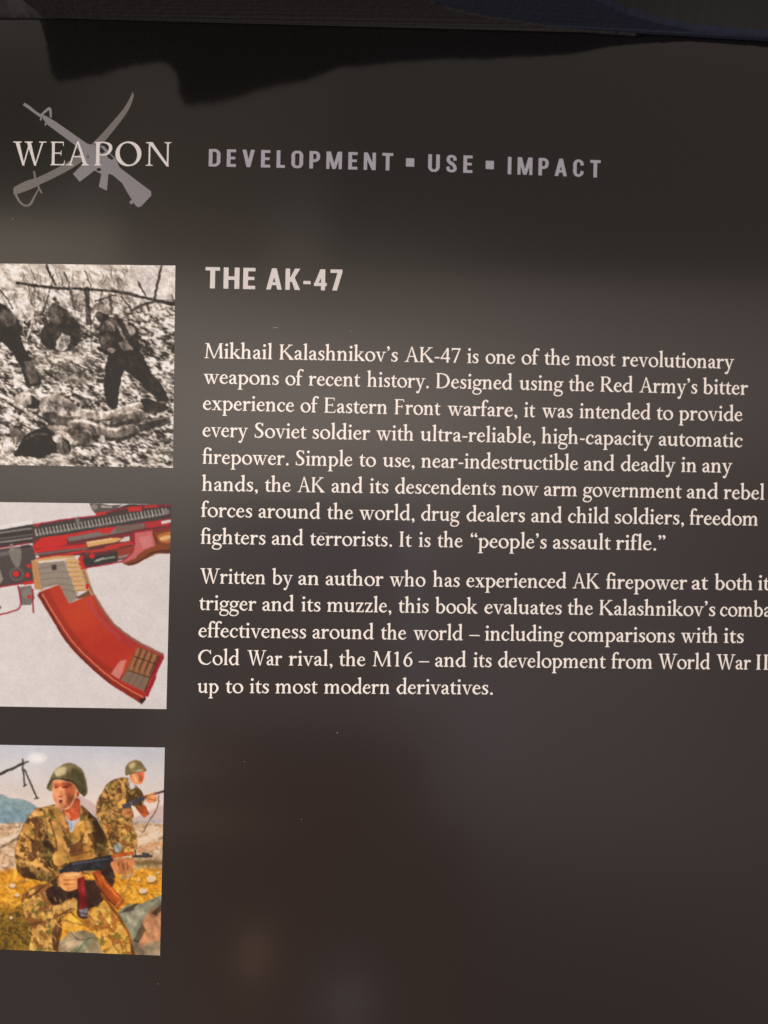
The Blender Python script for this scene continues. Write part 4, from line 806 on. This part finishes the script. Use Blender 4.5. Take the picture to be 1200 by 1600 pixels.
    k.line([(300, 286), (322, 282)], 8, (70, 30, 24), .9); k.line([(346, 286), (378, 284)], 8, (70, 30, 24), .9); k.line([(330, 290), (322, 330)], 7, (238, 176, 132), .9); k.line([(322, 336), (346, 338)], 6, (130, 52, 36), .9); k.oval(337, 360, 10, 12, (96, 38, 32), .85); k.line([(326, 352), (346, 352)], 6, (230, 206, 190), .9); k.line([(322, 384), (352, 388)], 6, (232, 170, 128), .8); k.line([(425, 300), (412, 352), (386, 392), (362, 408)], 8, (224, 196, 160), .95); k.oval(432, 322, 10, 16, (176, 100, 70))
    k.poly([(262, 290), (276, 245), (312, 182), (368, 150), (432, 164), (472, 218), (488, 298), (472, 336), (442, 318), (424, 288), (404, 262), (350, 244), (298, 246), (286, 304)], (112, 102, 74), smooth=True); k.poly([(400, 180), (460, 210), (482, 300), (468, 326), (430, 280), (400, 250)], (62, 60, 42), .8, 8, True); k.oval(338, 196, 36, 24, (196, 186, 154), .8, 12, -.5); k.line([(264, 296), (286, 246), (350, 240), (410, 258), (440, 300), (470, 334)], 9, (58, 50, 32), .9)
    # rifle and hands
    k.line([(-60, 236), (0, 212), (70, 180), (130, 152)], 15, (58, 54, 52)); k.line([(125, 155), (162, 140)], 9, (66, 60, 58)); k.line([(126, 125), (130, 160)], 9, (58, 54, 52)); k.line([(126, 165), (136, 280)], 9, (70, 64, 60)); k.line([(134, 180), (206, 346)], 9, (70, 64, 60)); k.line([(128, 280), (150, 268)], 8, (62, 56, 52)); k.line([(190, 350), (216, 342)], 8, (62, 56, 52))
    k.poly([(330, 750), (385, 705), (500, 684), (620, 660), (640, 705), (570, 742), (480, 748), (400, 766), (340, 772)], (44, 44, 48)); k.line([(400, 712), (500, 696), (600, 682)], 6, (92, 94, 104)); k.line([(620, 672), (680, 660), (742, 650)], 18, (178, 92, 48)); k.line([(640, 700), (740, 682)], 14, (110, 56, 34)); k.line([(735, 668), (848, 668)], 12, (50, 48, 50)); k.line([(748, 632), (756, 668)], 8, (50, 48, 50)); k.line([(790, 655), (832, 660)], 18, (62, 60, 62))
    k.poly([(512, 756), (572, 742), (604, 820), (696, 914), (656, 966), (576, 882), (530, 812)], (152, 80, 40)); k.line([(560, 755), (590, 825), (680, 915)], 8, (200, 122, 70), .8); k.line([(520, 770), (580, 880), (655, 960)], 8, (90, 44, 26))
    k.poly([(330, 772), (390, 756), (432, 760), (466, 768), (460, 782), (432, 796), (430, 846), (380, 862), (334, 836)], (212, 152, 100), smooth=True); k.line([(350, 800), (420, 800)], 5, (146, 86, 54)); k.line([(352, 824), (416, 824)], 5, (146, 86, 54)); k.line([(360, 775), (440, 770)], 6, (238, 190, 140), .8)
    k.poly([(600, 700), (630, 740), (640, 790), (590, 800), (560, 760)], (46, 36, 34), .9, 3); k.poly([(618, 706), (660, 680), (742, 684), (738, 736), (690, 770), (640, 756)], (196, 136, 94), smooth=True)
    for x in (660, 684, 708): k.line([(x, 700), (x+4, 745)], 5, (128, 74, 50))
    k.poly([(432, 792), (470, 780), (476, 860), (488, 950), (446, 968), (436, 880)], (112, 36, 36), 1, 1); k.line([(460, 800), (462, 940)], 7, (146, 58, 52), .6, 2); k.poly([(440, 966), (488, 956), (490, 1000), (452, 1004)], (120, 116, 120)); k.line([(446, 985), (486, 990)], 6, (40, 34, 34))
    k.line([(738, 730), (700, 860), (620, 970), (520, 1040), (440, 1048), (350, 1020)], 8, (166, 126, 76)); k.line([(560, 870), (640, 980), (715, 1100), (742, 1230)], 17, (120, 78, 40)); k.line([(740, 762), (690, 790), (672, 776)], 14, (176, 164, 150), .8, 2)
    g = k.a.mean(-1, keepdims=True); k.a = np.clip(g+(k.a-g)*1.22, 0, 255); k.a = np.clip((k.a-120)*1.10+124, 8, 252)
    return k.finish(2.4, 22, .22, [(50, .5, 1, .4), (20, .8, 1.8, .9), (9, .7, 2.0, -.7)], 2, 90, calm=np.where(k.a.mean(-1) > 185, .12, 1.0), gamma=.97)

def print_picture(name, k, quad, label):
    """one printed picture on the cover; quad = right-top, right-bottom, left-top, left-bottom corners in photo pixels"""
    q = page(quad); NX, NY = 330, 340
    a, b = np.meshgrid(np.linspace(0, 1, NX), np.linspace(0, 1, NY))
    P = (q[2]*(1-a[..., None])+q[0]*a[..., None])*(1-b[..., None])+(q[3]*(1-a[..., None])+q[1]*a[..., None])*b[..., None]
    P = P.reshape(-1, 2); s = (seen(P)-k.o)*k.R-.5
    x = np.clip(s[:, 0], 0, k.w-1.001); y = np.clip(s[:, 1], 0, k.h-1.001); xi, yi = x.astype(int), y.astype(int); fx, fy = (x-xi)[:, None], (y-yi)[:, None]
    A = np.clip(k.a, 0, 255)
    c = (A[yi, xi]*(1-fx)+A[yi, xi+1]*fx)*(1-fy)+(A[yi+1, xi]*(1-fx)+A[yi+1, xi+1]*fx)*fy
    c = c/255; c = np.where(c <= .04045, c/12.92, ((c+.055)/1.055)**2.4)
    c = np.clip(c*INK-.0, .003, .86)
    me = bpy.data.meshes.new(name); V = on_cover(P, .010); n = len(V)
    i = np.arange(NX*NY).reshape(NY, NX); f = np.stack([i[:-1, :-1], i[1:, :-1], i[1:, 1:], i[:-1, 1:]], -1).reshape(-1, 4)
    me.vertices.add(n); me.vertices.foreach_set('co', V.astype(np.float32).ravel())
    me.loops.add(f.size); me.loops.foreach_set('vertex_index', f.astype(np.int32).ravel())
    me.polygons.add(len(f)); me.polygons.foreach_set('loop_start', (np.arange(len(f))*4).astype(np.int32))
    me.update(calc_edges=True); me.validate()
    at = me.color_attributes.new('ink', 'FLOAT_COLOR', 'POINT'); at.data.foreach_set('color', np.hstack([c, np.ones((n, 1))]).astype(np.float32).ravel())
    o = link(name, me, m_pic, book); o['label'] = label; return o
INK = np.array([.70, .735, .79])
print_picture('printed_picture', picture_one(), [(274, 415), (270.3, 731), (-47, 411.2), (-47, 725.6)], 'black and white photograph of soldiers in scrubland')
print_picture('printed_picture', picture_two(), [(267.5, 788), (260, 1108), (-49, 784), (-50, 1103)], 'red cutaway drawing of a rifle and curved magazine on white')
print_picture('printed_picture', picture_three(), [(257.5, 1168), (250, 1493), (-50, 1163), (-52, 1481.5)], 'painting of two soldiers in camouflage and green helmets')
# ------------------------------------------------------------------ things lying behind the top edge of the book
edge_px = [(-60, 29), (70, 30), (400, 31), (600, 34), (700, 39), (800, 44), (950, 55), (1075, 64), (1300, 80)]
_e = page(edge_px)
def front(x): return float(np.interp(x, _e[:, 0], _e[:, 1]))
def soft_pile(name, outline_px, depth, m, seed, back=0.0, fuzz=.5, rest=None):
    """limp fabric heap whose front stands along the top edge; outline_px is where its front outline is mirrored in the cover"""
    r = np.random.default_rng(seed); pts = []
    for a, b in zip(outline_px[:-1], outline_px[1:]):
        n = max(1, int(math.hypot(b[0]-a[0], b[1]-a[1])/5))
        pts += [(a[0]+(b[0]-a[0])*i/n, a[1]+(b[1]-a[1])*i/n) for i in range(n)]
    pts.append(outline_px[-1])
    prof = []
    for x, y in page(pts):
        k = max(0.0, (front(x)-back-y)/y); prof.append((x*(1+k), k*CAM_H))
    prof = np.array(prof); ns = r.normal(0, fuzz, (len(prof), 2)); ns = (ns+np.roll(ns, 1, 0)*.5); ns[0] = ns[-1] = 0
    prof += ns; prof[:, 1] = np.maximum(prof[:, 1], .05)
    m_ = len(prof); calm = np.stack([np.convolve(np.pad(prof[:, c], 14, mode='edge'), np.ones(29)/29, 'valid') for c in (0, 1)], 1)
    bx = np.linspace(prof[-1, 0], prof[0, 0], 60); foot = np.stack([bx, .3*(1-np.sin(np.linspace(0, math.pi, 60)))], 1)
    ring = np.vstack([prof, foot]); calm = np.vstack([calm, foot]); n = len(ring); cx = ring[:, 0].mean(); V, F_ = [], []
    for d, sx, sz in ((0, 1, 1), (1.2, 1.004, 1.01), (5, 1.01, 1.04), (18, 1.015, 1.08), (40, 1.0, 1.0), (depth, .96, .55)):
        for i, (x, z) in enumerate(ring if d < 1 else .5*(ring+calm) if d < 3 else calm):
            lo = THICK+.03 if d < 9 else .05
            X = cx+(x-cx)*sx; V.append((X*MM, (-(front(x)-back)+d)*MM, (lo+z*sz+(THICK-lo)*min(1, z/6)*.9+(.5*math.sin(x*.31+d*.2)*min(1, z/6) if d > 3 else 0))*MM))
    for k in range(5):
        for i in range(n): a, b = k*n+i, k*n+(i+1) % n; F_.append((a, a+n, b+n, b))
    for a, b, c in tessellate_polygon([[Vector((x, z, 0)) for x, z in ring]]): F_ += [(a, b, c), (a+5*n, c+5*n, b+5*n)]
    o = link(name, mesh(name, V, F_), m)
    if rest:                                        # the folded-over top has another tone than the front fold
        o.data.materials.append(rest)
        for p in o.data.polygons: p.material_index = 0 if p.index < n or len(p.vertices) == 3 else 1
    for p in o.data.polygons: p.use_smooth = len(p.vertices) == 4
    return o
pouch = soft_pile('black_pouch', [(-60, 28.9), (20, 29.4), (69, 30.2), (71, 34), (73, 70), (80, 112), (90, 126), (115, 124), (130, 120), (160, 116), (190, 106), (230, 99), (268, 96), (276, 112), (282, 150), (290, 164), (330, 161), (365, 154), (400, 143), (440, 133), (480, 127), (520, 110), (560, 95), (620, 77), (690, 61), (760, 54), (860, 52), (960, 57), (1000, 60)], 60, m_black, 1, fuzz=.14)
tag(pouch, 'out of focus dark soft pouch lying along the top edge of the book', 'pouch')
cloth = soft_pile('navy_cloth', [(520, 40), (525, 105), (560, 104), (620, 98), (700, 92), (760, 93), (800, 89), (860, 87), (900, 83), (950, 73), (1000, 68), (1050, 65.5), (1078, 64.6), (1200, 73.2), (1300, 80.2)], 45, m_navy, 2, back=.9, fuzz=.06, rest=m_slate)
tag(cloth, 'slate cloth with a navy front fold behind the pouch, mirrored as a bluish streak', 'cloth')
# dust and hairline scratches on the laminate
def dust():
    V, F_ = [], []
    def bit(px, py, s, ax=1.0, rot=0.0):
        c = page((px, py))[0]; A = np.linspace(0, 2*math.pi, 7, endpoint=False); n = len(V)
        x = np.cos(A)*s*ax*RNG.uniform(.7, 1.2, 7); y = np.sin(A)*s*RNG.uniform(.7, 1.2, 7); cr, sn = math.cos(rot), math.sin(rot)
        q = np.stack([c[0]+x*cr-y*sn, c[1]+x*sn+y*cr], 1)
        s *= .6; V.extend(on_cover(q, .02)); V.extend(on_cover(c[None], .02+s)); F_.extend([((i+1) % 7+n, i+n, n+7) for i in range(7)])
    for px, py, s in ((527, 1145, .08), (471, 1280, .05), (382, 1190, .05), (247, 1537, .06), (548, 518, .06), (20, 342, .08)): bit(px, py, s)
    bit(430, 512, .035, 16, -.12); bit(470, 930, .022, 12, .9); bit(505, 833, .02, 40, .0)
    return mesh('dust', V, F_)
tag(link('dust', dust(), m_dust), 'few fine pale dust specks lying on the glossy black cover', 'dust', kind='stuff')
